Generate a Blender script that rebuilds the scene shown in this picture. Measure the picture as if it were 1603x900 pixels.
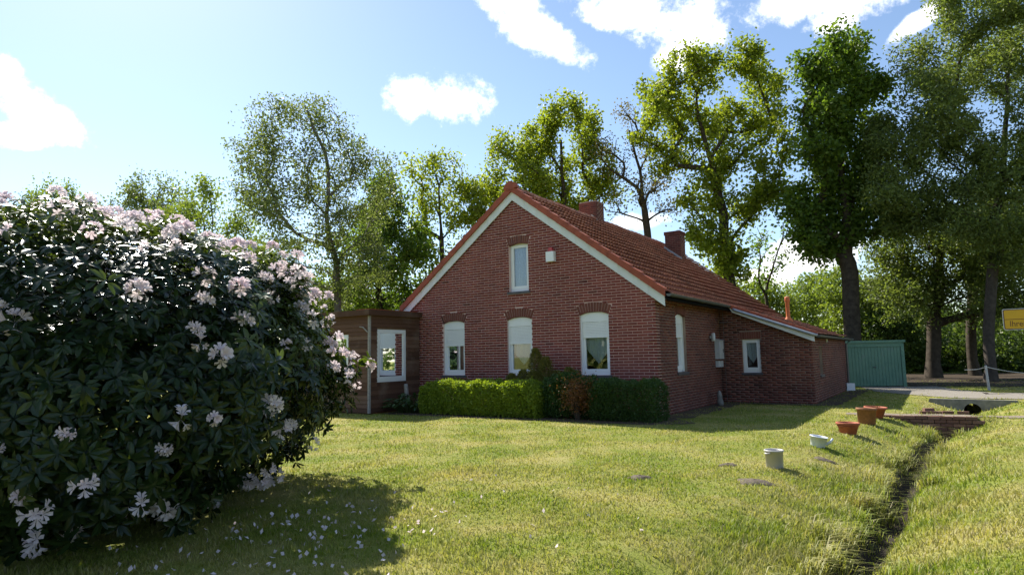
import bpy, math, random
import numpy as np
from mathutils import Vector, Matrix

# ------------------------------------------------------------------ camera, light, exposure
scene = bpy.context.scene
for o in list(bpy.data.objects):
    bpy.data.objects.remove(o)
COL = scene.collection
FPX, EYE = 1000.0, 1.63
PITCH, ROLL = math.atan(108 / 1000.0), 0.02
_F = np.array([0, math.cos(PITCH), math.sin(PITCH)])
_U0 = np.array([0, -math.sin(PITCH), math.cos(PITCH)])
_R0 = np.array([1.0, 0, 0])
_R = _R0 * math.cos(ROLL) - _U0 * math.sin(ROLL)
_U = _R0 * math.sin(ROLL) + _U0 * math.cos(ROLL)
CAMP = np.array([0, 0, EYE])

cam_data = bpy.data.cameras.new('camera')
cam_data.sensor_width = 36.0
cam_data.lens = FPX / 1603.0 * 36.0
cam_data.clip_end = 3000.0
cam_data.clip_start = 0.05
cam = bpy.data.objects.new('camera', cam_data)
COL.objects.link(cam)
cam.matrix_world = Matrix(((_R[0], _U[0], -_F[0], 0), (_R[1], _U[1], -_F[1], 0), (_R[2], _U[2], -_F[2], EYE), (0, 0, 0, 1)))
scene.camera = cam


def ray(px, py):
    return _F * FPX + _R * (px - 801.5) - _U * (py - 450)


def at(px, py, dist):
    """the point seen at a pixel of the photograph, at a forward distance in metres"""
    d = ray(px, py)
    return CAMP + d * (dist / d[1])


def gnd(px, py, z=0.0):
    d = ray(px, py)
    return CAMP + d * ((z - EYE) / d[2])


SUN_ELEV = math.radians(45.0)
SUN_H = np.array([-0.565, 0.811]) / math.hypot(0.565, 0.811)          # towards the sun
sun_dir = Vector((SUN_H[0] * math.cos(SUN_ELEV), SUN_H[1] * math.cos(SUN_ELEV), math.sin(SUN_ELEV)))
sd = bpy.data.lights.new('sun', 'SUN')
sd.energy = 5.0
sd.angle = math.radians(0.53)
sd.color = (1.0, 0.95, 0.86)
sun = bpy.data.objects.new('sun', sd)
sun.rotation_euler = (-sun_dir).to_track_quat('-Z', 'Y').to_euler()
COL.objects.link(sun)

world = bpy.data.worlds.new('World')
scene.world = world
world.use_nodes = True
scene.view_settings.view_transform = 'Standard'
scene.view_settings.look = 'None'
scene.view_settings.gamma = 1.0
scene.view_settings.use_curve_mapping = False
scene.view_settings.exposure = 1.1


def build_sky():
    nt = world.node_tree
    N, L = nt.nodes, nt.links
    N.clear()
    out = N.new('ShaderNodeOutputWorld')
    sky = N.new('ShaderNodeTexSky')
    sky.sky_type = 'NISHITA'
    sky.sun_disc = False
    sky.sun_elevation = SUN_ELEV
    sky.sun_rotation = math.atan2(SUN_H[0], SUN_H[1])
    sky.air_density = 1.0
    sky.dust_density = 0.3
    sky.ozone_density = 1.6
    bg = N.new('ShaderNodeBackground')
    bg.inputs['Strength'].default_value = 0.09
    L.new(sky.outputs[0], bg.inputs['Color'])
    cl = N.new('ShaderNodeBackground')
    cl.inputs['Color'].default_value = (1.0, 0.985, 0.97, 1)
    cl.inputs['Strength'].default_value = 0.98
    mix = N.new('ShaderNodeMixShader')
    L.new(bg.outputs[0], mix.inputs[1])
    L.new(cl.outputs[0], mix.inputs[2])
    L.new(mix.outputs[0], out.inputs['Surface'])
    geo = N.new('ShaderNodeNewGeometry')
    neg = N.new('ShaderNodeVectorMath'); neg.operation = 'SCALE'; neg.inputs['Scale'].default_value = -1.0
    L.new(geo.outputs['Incoming'], neg.inputs[0])
    dirv = neg.outputs[0]

    def math_(op, a, b=None, clamp=False):
        m = N.new('ShaderNodeMath'); m.operation = op; m.use_clamp = clamp
        for i, s in enumerate((a, b)):
            if s is None:
                continue
            if isinstance(s, (int, float)):
                m.inputs[i].default_value = s
            else:
                L.new(s, m.inputs[i])
        return m.outputs[0]

    def dot(vec):
        d = N.new('ShaderNodeVectorMath'); d.operation = 'DOT_PRODUCT'
        L.new(dirv, d.inputs[0]); d.inputs[1].default_value = tuple(vec)
        return d.outputs['Value']
    # fair-weather cumulus: (pixel x, pixel y, half width, half height, tilt) for the ones in view,
    # then more of the same over the rest of the sky
    blobs = []
    for px, py, rx, ry, tilt in ((788, 8, 42, 26, .5), (838, 50, 62, 34, .6), (895, 86, 52, 22, .5), (985, 8, 85, 30, .15), (1062, 40, 70, 48, .2),
                                 (1062, 88, 42, 22, 0), (680, 156, 66, 38, .1), (1285, 8, 95, 24, .1), (1300, 36, 36, 18, .2),
                                 (1432, 38, 40, 12, -.5), (14, 132, 50, 26, .5), (55, 176, 66, 24, .4), (0, 209, 38, 14, 0), (1268, 398, 70, 26, -.1),
                                 (1190, 436, 60, 16, 0), (1010, 345, 50, 14, 0)):
        c = ray(px, py); c = c / np.linalg.norm(c)
        blobs.append((c, rx / 1000.0, ry / 1000.0, tilt))
    rs = random.Random(5)
    for k in range(26):
        az = rs.uniform(0.8, 2 * math.pi - 0.8); el = rs.uniform(0.12, 1.2)
        c = np.array([math.sin(az) * math.cos(el), math.cos(az) * math.cos(el), math.sin(el)])
        blobs.append((c, rs.uniform(.06, .16), rs.uniform(.03, .06), rs.uniform(-.3, .3)))
    acc = None
    for c, rx, ry, tilt in blobs:
        right = np.cross(c, [0, 0, 1.0]); right /= np.linalg.norm(right)
        up = np.cross(right, c)
        r2 = right * math.cos(tilt) - up * math.sin(tilt)
        u2 = right * math.sin(tilt) + up * math.cos(tilt)
        a = dot(r2 / rx); b = dot(u2 / ry)
        d2 = math_('ADD', math_('MULTIPLY', a, a), math_('MULTIPLY', b, b))
        back = math_('MULTIPLY', math_('LESS_THAN', dot(c), 0.0), 50.0)
        m = math_('SUBTRACT', 1.0, math_('ADD', d2, back))
        acc = m if acc is None else math_('MAXIMUM', acc, m)
    no = N.new('ShaderNodeTexNoise')
    no.inputs['Scale'].default_value = 14.0; no.inputs['Detail'].default_value = 10.0; no.inputs['Roughness'].default_value = .68
    L.new(dirv, no.inputs['Vector'])
    n2 = math_('MULTIPLY', math_('SUBTRACT', no.outputs['Fac'], .5), 6.2)
    acc = math_('MAXIMUM', acc, -1.6)
    s = math_('ADD', acc, n2)
    mr = N.new('ShaderNodeMapRange'); mr.interpolation_type = 'SMOOTHSTEP'
    mr.inputs['From Min'].default_value = -0.3; mr.inputs['From Max'].default_value = 1.25
    mr.inputs['To Min'].default_value = 0.0; mr.inputs['To Max'].default_value = .96
    L.new(s, mr.inputs['Value'])
    L.new(mr.outputs[0], mix.inputs[0])


build_sky()

# ------------------------------------------------------------------ helpers
rng = np.random.default_rng(7)


def new_obj(name, mesh, mat=None, parent=None):
    o = bpy.data.objects.new(name, mesh)
    COL.objects.link(o)
    if mat is not None and mesh is not None and not mesh.materials:
        mesh.materials.append(mat)
    if parent is not None:
        o.parent = parent
    return o


def mesh_np(name, verts, faces, smooth=False):
    """verts (N,3), faces (M,k) arrays"""
    verts = np.asarray(verts, np.float32); faces = np.asarray(faces, np.int32)
    me = bpy.data.meshes.new(name)
    M, k = faces.shape
    me.vertices.add(len(verts)); me.vertices.foreach_set('co', verts.ravel())
    me.loops.add(M * k); me.loops.foreach_set('vertex_index', faces.ravel())
    me.polygons.add(M); me.polygons.foreach_set('loop_start', np.arange(0, M * k, k, dtype=np.int32))
    try:
        me.polygons.foreach_set('loop_total', np.full(M, k, np.int32))
    except Exception:
        pass
    if smooth:
        me.polygons.foreach_set('use_smooth', np.ones(M, bool))
    me.update(calc_edges=True)
    me.validate()
    return me


class MB:
    """collects shapes for ONE mesh"""
    def __init__(s):
        s.v = []; s.f = []

    def add(s, verts, faces):
        n = len(s.v)
        s.v += [tuple(map(float, p)) for p in verts]
        s.f += [tuple(i + n for i in f) for f in faces]
        return s

    def box(s, x0, x1, y0, y1, z0, z1):
        return s.add([(x0, y0, z0), (x1, y0, z0), (x1, y1, z0), (x0, y1, z0), (x0, y0, z1), (x1, y0, z1), (x1, y1, z1), (x0, y1, z1)],
                     [(0, 3, 2, 1), (4, 5, 6, 7), (0, 1, 5, 4), (1, 2, 6, 5), (2, 3, 7, 6), (3, 0, 4, 7)])

    def prism(s, poly, axis, a0, a1):
        """poly of 2-D points extruded along axis 'x','y' or 'z' from a0 to a1"""
        n = len(poly)
        def P(p, a):
            return {'x': (a, p[0], p[1]), 'y': (p[0], a, p[1]), 'z': (p[0], p[1], a)}[axis]
        vs = [P(p, a0) for p in poly] + [P(p, a1) for p in poly]
        fs = [tuple(range(n)), tuple(range(2 * n - 1, n - 1, -1))]
        fs += [(i, i + n, (i + 1) % n + n, (i + 1) % n) for i in range(n)]
        return s.add(vs, fs)

    def tube(s, pts, rad, sides=8, cap=True):
        pts = [Vector(p) for p in pts]
        rad = rad if hasattr(rad, '__len__') else [rad] * len(pts)
        vs = []; fs = []
        for i, p in enumerate(pts):
            d = (pts[min(i + 1, len(pts) - 1)] - pts[max(i - 1, 0)]).normalized()
            a = d.cross(Vector((0, 0, 1)) if abs(d.z) < .9 else Vector((1, 0, 0))).normalized(); b = d.cross(a)
            for k in range(sides):
                t = 2 * math.pi * k / sides
                vs.append(p + (a * math.cos(t) + b * math.sin(t)) * rad[i])
        for i in range(len(pts) - 1):
            for k in range(sides):
                fs.append((i * sides + k, i * sides + (k + 1) % sides, (i + 1) * sides + (k + 1) % sides, (i + 1) * sides + k))
        if cap:
            fs.append(tuple(range(sides))[::-1]); fs.append(tuple((len(pts) - 1) * sides + k for k in range(sides)))
        return s.add(vs, fs)

    def lathe(s, prof, seg=28, wob=0.0):
        vs = []; fs = []
        for r, z in prof:
            for k in range(seg):
                t = 2 * math.pi * k / seg
                vs.append((r * math.cos(t) * (1 + wob * math.sin(2 * t)), r * math.sin(t), z))
        for i in range(len(prof) - 1):
            for k in range(seg):
                fs.append((i * seg + k, i * seg + (k + 1) % seg, (i + 1) * seg + (k + 1) % seg, (i + 1) * seg + k))
        return s.add(vs, fs)

    def mesh(s, name, smooth=False):
        me = bpy.data.meshes.new(name)
        me.from_pydata(s.v, [], s.f)
        if smooth:
            for p in me.polygons:
                p.use_smooth = True
        me.update()
        return me

    def build(s, name, mat, parent=None, smooth=False):
        return new_obj(name, s.mesh(name, smooth), mat, parent)


def thing(name, label, cat, loc=(0, 0, 0), rz=0.0, group=None):
    e = bpy.data.objects.new(name, None)
    COL.objects.link(e)
    e.location = loc; e.rotation_euler = (0, 0, rz)
    e.empty_display_size = .2
    e['label'] = label; e['category'] = cat
    if group:
        e['group'] = group
    return e


def tag(o, label, cat, group=None):
    o['label'] = label; o['category'] = cat
    if group:
        o['group'] = group
    return o


def structure(o):
    o['kind'] = 'structure'; return o


# ------------------------------------------------------------------ materials
class Mat:
    def __init__(s, name):
        s.m = bpy.data.materials.new(name); s.m.use_nodes = True
        s.N = s.m.node_tree.nodes; s.L = s.m.node_tree.links
        s.b = s.N['Principled BSDF']; s.out = s.N['Material Output']

    def node(s, t, **kw):
        n = s.N.new(t)
        for k, v in kw.items():
            setattr(n, k, v)
        return n

    def link(s, a, b):
        s.L.new(a, b)

    def noise(s, scale, detail=4, rough=.55, coord='Object', stretch=None):
        tc = s.node('ShaderNodeTexCoord')
        src = tc.outputs[coord]
        if coord == 'World':
            pass
        if stretch:
            mp = s.node('ShaderNodeMapping'); mp.inputs['Scale'].default_value = stretch
            s.link(src, mp.inputs[0]); src = mp.outputs[0]
        n = s.node('ShaderNodeTexNoise')
        n.inputs['Scale'].default_value = scale; n.inputs['Detail'].default_value = detail; n.inputs['Roughness'].default_value = rough
        s.link(src, n.inputs['Vector'])
        return n.outputs['Fac']

    def wnoise(s, scale, detail=4, rough=.55):
        """noise in world position, so that neighbouring objects share one pattern"""
        g = s.node('ShaderNodeNewGeometry')
        n = s.node('ShaderNodeTexNoise')
        n.inputs['Scale'].default_value = scale; n.inputs['Detail'].default_value = detail; n.inputs['Roughness'].default_value = rough
        s.link(g.outputs['Position'], n.inputs['Vector'])
        return n.outputs['Fac']

    def ramp(s, fac, stops):
        r = s.node('ShaderNodeValToRGB')
        el = r.color_ramp.elements
        while len(el) < len(stops):
            el.new(.5)
        for e, (p, c) in zip(el, stops):
            e.position = p; e.color = (c[0], c[1], c[2], 1)
        s.link(fac, r.inputs[0])
        return r.outputs[0]

    def mix(s, fac, a, b, blend='MIX'):
        m = s.node('ShaderNodeMix', data_type='RGBA', blend_type=blend)
        for sock, val in ((m.inputs[0], fac), (m.inputs[6], a), (m.inputs[7], b)):
            if isinstance(val, (int, float)):
                sock.default_value = val
            elif isinstance(val, (tuple, list)):
                sock.default_value = (val[0], val[1], val[2], 1)
            else:
                s.link(val, sock)
        return m.outputs[2]

    def rand(s):
        """a number per piece: per object and per loose island of a mesh"""
        oi = s.node('ShaderNodeObjectInfo'); g = s.node('ShaderNodeNewGeometry')
        a = s.node('ShaderNodeMath', operation='ADD'); s.link(oi.outputs['Random'], a.inputs[0]); s.link(g.outputs['Random Per Island'], a.inputs[1])
        f = s.node('ShaderNodeMath', operation='FRACT'); s.link(a.outputs[0], f.inputs[0])
        return f.outputs[0]

    def color(s, c):
        if isinstance(c, (tuple, list)):
            s.b.inputs['Base Color'].default_value = (c[0], c[1], c[2], 1)
        else:
            s.link(c, s.b.inputs['Base Color'])
        return s

    def set(s, rough=.7, spec=.5, metal=0.0):
        s.b.inputs['Roughness'].default_value = rough
        s.b.inputs['Specular IOR Level'].default_value = spec
        s.b.inputs['Metallic'].default_value = metal
        return s

    def bump(s, fac, strength=.3, dist=.01):
        b = s.node('ShaderNodeBump'); b.inputs['Strength'].default_value = strength; b.inputs['Distance'].default_value = dist
        s.link(fac, b.inputs['Height']); s.link(b.outputs[0], s.b.inputs['Normal'])
        return s


def plain(name, c, rough=.6, spec=.4, var=.25, scale=6.0, bump=0.0, metal=0.0):
    m = Mat(name)
    n = m.noise(scale, 6, .6)
    lo = tuple(x * (1 - var) for x in c); hi = tuple(min(1, x * (1 + var)) for x in c)
    m.color(m.ramp(n, [(.25, lo), (.75, hi)])).set(rough, spec, metal)
    if bump:
        m.bump(m.noise(scale * 6, 5), bump, .005)
    return m.m


def brick_mat(name, dark, light, dirt):
    m = Mat(name)
    r = m.rand()
    base = m.ramp(r, [(0, dark), (.5, tuple((a + b) / 2 for a, b in zip(dark, light))), (.93, light), (1.0, tuple(x * .55 for x in dark))])
    n = m.noise(38, 5, .65)
    base = m.mix(m.ramp(n, [(.42, (0, 0, 0)), (.75, (.55, .55, .55))]), base, dirt)
    n2 = m.wnoise(.55, 5, .6)
    base = m.mix(m.ramp(n2, [(.45, (0, 0, 0)), (.75, (.45, .45, .45))]), base, dirt)
    m.color(base).set(.8, .3)
    m.bump(m.noise(90, 4), .35, .004)
    return m.m


def mortar_mat(name, c, var=.25):
    m = Mat(name)
    n = m.wnoise(1.2, 6, .65)
    m.color(m.ramp(n, [(.3, tuple(x * (1 - var) for x in c)), (.7, tuple(x * (1 + var * .5) for x in c))])).set(.9, .2)
    m.bump(m.noise(120, 3), .3, .003)
    return m.m


M = {}
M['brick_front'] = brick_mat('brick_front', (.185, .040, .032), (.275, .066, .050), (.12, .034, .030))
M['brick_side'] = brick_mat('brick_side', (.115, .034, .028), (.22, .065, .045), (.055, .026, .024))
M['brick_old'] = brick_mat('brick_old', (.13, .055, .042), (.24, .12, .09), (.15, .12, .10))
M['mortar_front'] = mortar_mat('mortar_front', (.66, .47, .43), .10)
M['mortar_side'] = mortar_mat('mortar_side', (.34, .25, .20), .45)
M['arch_brick'] = brick_mat('arch_brick', (.15, .048, .033), (.21, .07, .048), (.09, .04, .03))
M['white_pvc'] = plain('white_pvc', (.78, .79, .80), .35, .5, .04, 2)
M['white_slate'] = plain('white_slate', (.66, .68, .68), .6, .3, .10, 3)
M['sill'] = plain('sill', (.07, .065, .075), .5, .4, .3, 8)
M['gutter'] = plain('gutter', (.11, .115, .115), .45, .5, .3, 5, metal=.3)
M['zinc'] = plain('zinc', (.36, .38, .40), .45, .5, .2, 5, metal=.5)
M['orange_clay'] = plain('orange_clay', (.55, .15, .045), .6, .4, .2, 8)
M['terracotta'] = plain('terracotta', (.36, .105, .055), .7, .3, .25, 14, .15)
M['terracotta_brown'] = plain('terracotta_brown', (.25, .115, .055), .75, .3, .3, 14, .15)
M['stoneware'] = plain('stoneware', (.46, .44, .41), .35, .5, .12, 5)
M['enamel'] = plain('enamel', (.72, .75, .80), .3, .5, .08, 4)
M['soil'] = plain('soil', (.045, .034, .026), .95, .1, .5, 30, .6)
M['metal_box'] = plain('metal_box', (.50, .51, .53), .45, .5, .12, 9)
M['post_grey'] = plain('post_grey', (.45, .45, .44), .6, .4, .2, 9)
M['rope'] = plain('rope', (.55, .54, .50), .8, .2, .1, 30)
M['concrete'] = plain('concrete', (.23, .22, .20), .9, .2, .4, 5, .4)
M['timber_end'] = plain('timber_end', (.30, .28, .26), .8, .2, .3, 15, .3)
M['interior_wall'] = plain('interior_wall', (.42, .38, .33), .9, .1, .1, 2)
M['interior_wood'] = plain('interior_wood', (.28, .10, .05), .55, .4, .25, 5)
M['lace'] = plain('lace', (.62, .66, .70), .9, .1, .22, 40)
M['bark'] = plain('bark', (.060, .048, .036), .95, .1, .5, 5, .6)
M['bark_birch'] = plain('bark_birch', (.13, .125, .11), .9, .1, .7, 4, .4)
M['bark_grey'] = plain('bark_grey', (.075, .062, .05), .95, .1, .4, 6, .5)
M['dark_void'] = plain('dark_void', (.012, .011, .010), .95, .05, .3, 6)


def tile_mat():
    m = Mat('roof_tile')
    r = m.rand()
    base = m.ramp(r, [(0, (.36, .135, .085)), (.45, (.47, .185, .118)), (.85, (.54, .235, .155)), (1, (.29, .13, .09))])
    n = m.wnoise(.5, 6, .65)
    base = m.mix(m.ramp(n, [(.48, (0, 0, 0)), (.75, (.45, .45, .45))]), base, (.17, .085, .06))
    n2 = m.wnoise(14, 6, .7)
    base = m.mix(m.ramp(n2, [(.56, (0, 0, 0)), (.70, (.7, .7, .7))]), base, (.085, .066, .048))
    m.color(base).set(.75, .3)
    m.bump(m.noise(60, 4), .3, .004)
    return m.m


M['roof_tile'] = tile_mat()
M['verge_tile'] = plain('verge_tile', (.30, .072, .036), .65, .35, .3, 6, .1)


def board_mat():
    m = Mat('weathered_board')
    r = m.rand()
    n = m.noise(5, 7, .7, stretch=(1, 1, 14))
    base = m.ramp(r, [(0, (.085, .040, .024)), (.5, (.14, .068, .040)), (1, (.20, .115, .075))])
    base = m.mix(m.ramp(n, [(.4, (0, 0, 0)), (.75, (.7, .7, .7))]), base, (.055, .034, .026))
    n2 = m.wnoise(1.3, 4)
    base = m.mix(m.ramp(n2, [(.5, (0, 0, 0)), (.75, (.5, .5, .5))]), base, (.27, .20, .15))
    m.color(base).set(.85, .25)
    m.bump(n, .4, .006)
    return m.m


M['board'] = board_mat()


def garage_mat():
    m = Mat('green_painted_steel')
    n = m.noise(1.6, 7, .7)
    base = m.ramp(n, [(.3, (.075, .175, .125)), (.55, (.11, .225, .16)), (.68, (.12, .19, .16)), (.8, (.11, .15, .15))])
    m.color(base).set(.55, .4)
    return m.m


M['garage'] = garage_mat()


def glass_mat():
    m = Mat('window_glass')
    m.N.remove(m.b)
    fr = m.node('ShaderNodeFresnel'); fr.inputs['IOR'].default_value = 1.62
    tr = m.node('ShaderNodeBsdfTransparent'); tr.inputs[0].default_value = (.86, .90, .90, 1)
    gl = m.node('ShaderNodeBsdfGlossy'); gl.inputs['Roughness'].default_value = .015; gl.inputs[0].default_value = (.95, .97, 1, 1)
    mx = m.node('ShaderNodeMixShader')
    m.link(fr.outputs[0], mx.inputs[0]); m.link(tr.outputs[0], mx.inputs[1]); m.link(gl.outputs[0], mx.inputs[2])
    m.link(mx.outputs[0], m.out.inputs['Surface'])
    return m.m


M['glass'] = glass_mat()


def leaf_mat(name, stops, trans=.4, rough=.5, spec=.35, tcol=None, patch=None):
    """foliage: diffuse and gloss on top, light let through from behind"""
    m = Mat(name)
    r = m.rand()
    base = m.ramp(r, [(i / (len(stops) - 1), c) for i, c in enumerate(stops)])
    n = m.wnoise(.6, 3)
    mid = stops[len(stops) // 2]
    base = m.mix(m.ramp(n, [(.35, (0, 0, 0)), (.7, (.5, .5, .5))]), base, patch or tuple(x * 1.25 for x in mid))
    m.color(base).set(rough, spec)
    t = m.node('ShaderNodeBsdfTranslucent')
    g = m.mix(1.0, base, tcol or (1.25, 1.2, .55), 'MULTIPLY')
    m.link(g, t.inputs['Color'])
    mx = m.node('ShaderNodeMixShader'); mx.inputs[0].default_value = trans
    m.link(m.b.outputs[0], mx.inputs[1]); m.link(t.outputs[0], mx.inputs[2]); m.link(mx.outputs[0], m.out.inputs['Surface'])
    return m.m


M['leaf_oak'] = leaf_mat('leaf_oak', [(.12, .17, .018), (.19, .25, .025), (.26, .30, .04)], .6)
M['leaf_dark'] = leaf_mat('leaf_dark', [(.06, .11, .016), (.095, .165, .022), (.14, .20, .03)], .55)
M['leaf_birch'] = leaf_mat('leaf_birch', [(.08, .115, .045), (.12, .16, .06), (.16, .20, .08)], .55)
M['leaf_willow'] = leaf_mat('leaf_willow', [(.09, .125, .035), (.13, .18, .048), (.18, .22, .065)], .55)
M['leaf_brown'] = leaf_mat('leaf_brown', [(.12, .11, .035), (.17, .15, .05), (.12, .10, .045)], .45)
M['leaf_far'] = leaf_mat('leaf_far', [(.10, .15, .03), (.15, .21, .04), (.20, .25, .055)], .55)
M['leaf_hedge_sun'] = leaf_mat('leaf_hedge_sun', [(.13, .20, .016), (.20, .28, .025), (.28, .34, .04)], .45)  # sunlit stretch of hedge: sun put into the brighter leaf colours
M['leaf_box_shade'] = leaf_mat('leaf_box_shade', [(.028, .065, .014), (.045, .095, .018), (.07, .125, .026)], .3)  # shadowed stretch of hedge: house shade put into the darker leaf colours
M['leaf_rust'] = leaf_mat('leaf_rust', [(.14, .055, .018), (.20, .085, .025), (.10, .07, .02)], .3)
M['leaf_juniper'] = leaf_mat('leaf_juniper', [(.09, .10, .02), (.16, .155, .03), (.24, .21, .045)], .35)
M['leaf_under'] = leaf_mat('leaf_under', [(.045, .08, .018), (.07, .115, .025), (.10, .15, .035)], .5)
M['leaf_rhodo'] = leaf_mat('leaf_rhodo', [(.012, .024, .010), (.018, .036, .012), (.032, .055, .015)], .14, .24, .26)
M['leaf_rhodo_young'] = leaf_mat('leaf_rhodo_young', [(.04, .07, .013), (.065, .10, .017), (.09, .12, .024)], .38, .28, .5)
M['petal'] = leaf_mat('petal', [(.70, .62, .64), (.78, .73, .74), (.82, .70, .74)], .35, .6, .2, tcol=(1, .95, .95), patch=(.8, .68, .72))
M['hosta'] = leaf_mat('hosta', [(.03, .07, .02), (.05, .10, .03), (.10, .15, .06)], .25, .3, .5)

# ------------------------------------------------------------------ ground with its ditch
TH = math.radians(33.8)
UX = np.array([math.cos(TH), -math.sin(TH)]); VX = np.array([math.sin(TH), math.cos(TH)])
HO = np.array([3.717, 16.643])


def hp(u, v, z=0.0):
    p = HO + UX * u + VX * v
    return (float(p[0]), float(p[1]), z)


DITCH = np.array([(0.9, 3.2), (2.2, 4.95), (3.1, 6.1), (4.15, 7.45), (4.95, 8.6), (6.0, 10.0), (7.1, 11.6), (8.6, 13.5), (9.95, 14.95), (11.1, 16.3), (12.8, 18.5), (14.1, 20.0), (14.6, 20.7)])
PATH = np.array([(8.55, 16.75), (9.6, 16.15), (10.8, 15.5), (12.0, 14.95), (15.0, 13.7), (21, 11.3)])


def seg_dist(x, y, poly):
    """distance to a polyline, signed by side (left positive), and the running length"""
    best = np.full(x.shape, 1e9); sg = np.zeros(x.shape); run = np.zeros(x.shape); acc = 0.0
    for (ax, ay), (bx, by) in zip(poly[:-1], poly[1:]):
        dx, dy = bx - ax, by - ay; l2 = dx * dx + dy * dy
        t = np.clip(((x - ax) * dx + (y - ay) * dy) / l2, 0, 1)
        ex = x - (ax + t * dx); ey = y - (ay + t * dy)
        d = np.hypot(ex, ey); c = dx * ey - dy * ex
        m = d < best
        best = np.where(m, d, best); sg = np.where(m, np.sign(c), sg); run = np.where(m, acc + t * math.sqrt(l2), run)
        acc += math.sqrt(l2)
    return best, sg, run


def fnoise(x, y, sc, seed):
    r = np.random.default_rng(seed); z = 0
    for k in range(6):
        a = r.uniform(0, 6.28); f = sc * r.uniform(.5, 1.8); p = r.uniform(0, 6.28)
        z = z + np.sin((x * math.cos(a) + y * math.sin(a)) * f + p + 1.3 * np.sin((y * math.cos(a) - x * math.sin(a)) * f * .7 + p * 2))
    return z / 6.0


DL = float(np.sum(np.hypot(*(DITCH[1:] - DITCH[:-1]).T)))


def ground_z(x, y):
    x = np.asarray(x, float); y = np.asarray(y, float)
    near = np.exp(-((x - 2) ** 2 + (y - 10) ** 2) / 600.0)
    z = (.035 * fnoise(x, y, .55, 1) + .018 * fnoise(x, y, 1.9, 2) + .007 * fnoise(x, y, 6.0, 3)) * near
    # flat under the buildings
    u = (x - HO[0]) * UX[0] + (y - HO[1]) * UX[1]; v = (x - HO[0]) * VX[0] + (y - HO[1]) * VX[1]
    du = np.maximum(np.maximum(-12.6 - u, u - 3.0), 0); dv = np.maximum(np.maximum(-2.3 - v, v - 14.2), 0)
    z = z * np.clip(np.hypot(du, dv) / 1.5, 0, 1)
    d, s, run = seg_dist(x, y, DITCH)
    d = d + .10 * fnoise(x, y, 2.2, 4) * np.clip(d, 0, 1)
    w = np.where(s > 0, 1.55, 1.35)
    t = np.clip(d / w, 0, 1)
    bank = -.36 * (1 - (t * t * (3 - 2 * t)))
    chw = .17 + .05 * fnoise(x, y, 1.7, 9)
    ch = -.20 * np.clip(1.0 - np.clip((d - chw * .55) / (chw * .8), 0, 1), 0, 1)
    ends = np.clip((DL - run) / .02, 0, 1)
    # the footpath crosses on a dam, the track closes the far end
    pd, _, _ = seg_dist(x, y, PATH)
    dam = np.clip((pd - .34) / .03, 0, 1)
    return z + (bank + ch) * dam * ends


def axis(lo, hi, c0, c1, fine, coarse):
    a = [c0]
    while a[-1] < c1:
        a.append(a[-1] + fine)
    st = fine
    up = [a[-1]]
    while up[-1] < hi:
        st = min(st * 1.18, coarse); up.append(up[-1] + st)
    st = fine; dn = [c0]
    while dn[-1] > lo:
        st = min(st * 1.18, coarse); dn.append(dn[-1] - st)
    return np.array(dn[:0:-1] + a + up[1:])


def ground_mat():
    m = Mat('lawn')
    n1 = m.wnoise(.75, 5, .6)
    n2 = m.wnoise(5.0, 5, .65)
    n3 = m.wnoise(60, 3, .7)
    base = m.ramp(n1, [(.30, (.14, .18, .022)), (.46, (.21, .225, .04)), (.62, (.32, .28, .095))])
    base = m.mix(m.ramp(n2, [(.52, (0, 0, 0)), (.72, (.6, .6, .6))]), base, (.31, .25, .10))
    base = m.mix(m.ramp(n3, [(.35, (.55, .55, .55)), (.6, (0, 0, 0))]), base, (.075, .105, .015))
    n4 = m.wnoise(1.7, 6, .7)
    base = m.mix(m.ramp(n4, [(.69, (0, 0, 0)), (.74, (.8, .8, .8))]), base, (.15, .125, .095))
    # bare earth in the ditch bottom
    g = m.node('ShaderNodeNewGeometry'); sx = m.node('ShaderNodeSeparateXYZ'); m.link(g.outputs['Position'], sx.inputs[0])
    lo = m.node('ShaderNodeMapRange'); lo.inputs['From Min'].default_value = -.33; lo.inputs['From Max'].default_value = -.42
    m.link(sx.outputs['Z'], lo.inputs['Value'])
    base = m.mix(lo.outputs[0], base, (.040, .032, .024))
    m.color(base).set(.9, .15)
    m.bump(n3, .7, .03)
    return m.m


M['lawn'] = ground_mat()


def build_ground():
    xs = axis(-900, 900, -6.0, 16.0, .11, 60.0); ys = axis(-300, 1500, 2.5, 21.0, .11, 60.0)
    X, Y = np.meshgrid(xs, ys)
    Z = ground_z(X, Y)
    far = np.clip((np.hypot(X, Y) - 60) / 200, 0, 1)
    Z = Z * (1 - far)
    nx, ny = len(xs), len(ys)
    idx = np.arange(nx * ny).reshape(ny, nx)
    f = np.stack([idx[:-1, :-1], idx[:-1, 1:], idx[1:, 1:], idx[1:, :-1]], -1).reshape(-1, 4)
    me = mesh_np('ground', np.stack([X, Y, Z], -1).reshape(-1, 3), f, True)
    structure(new_obj('ground', me, M['lawn']))


build_ground()


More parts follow.
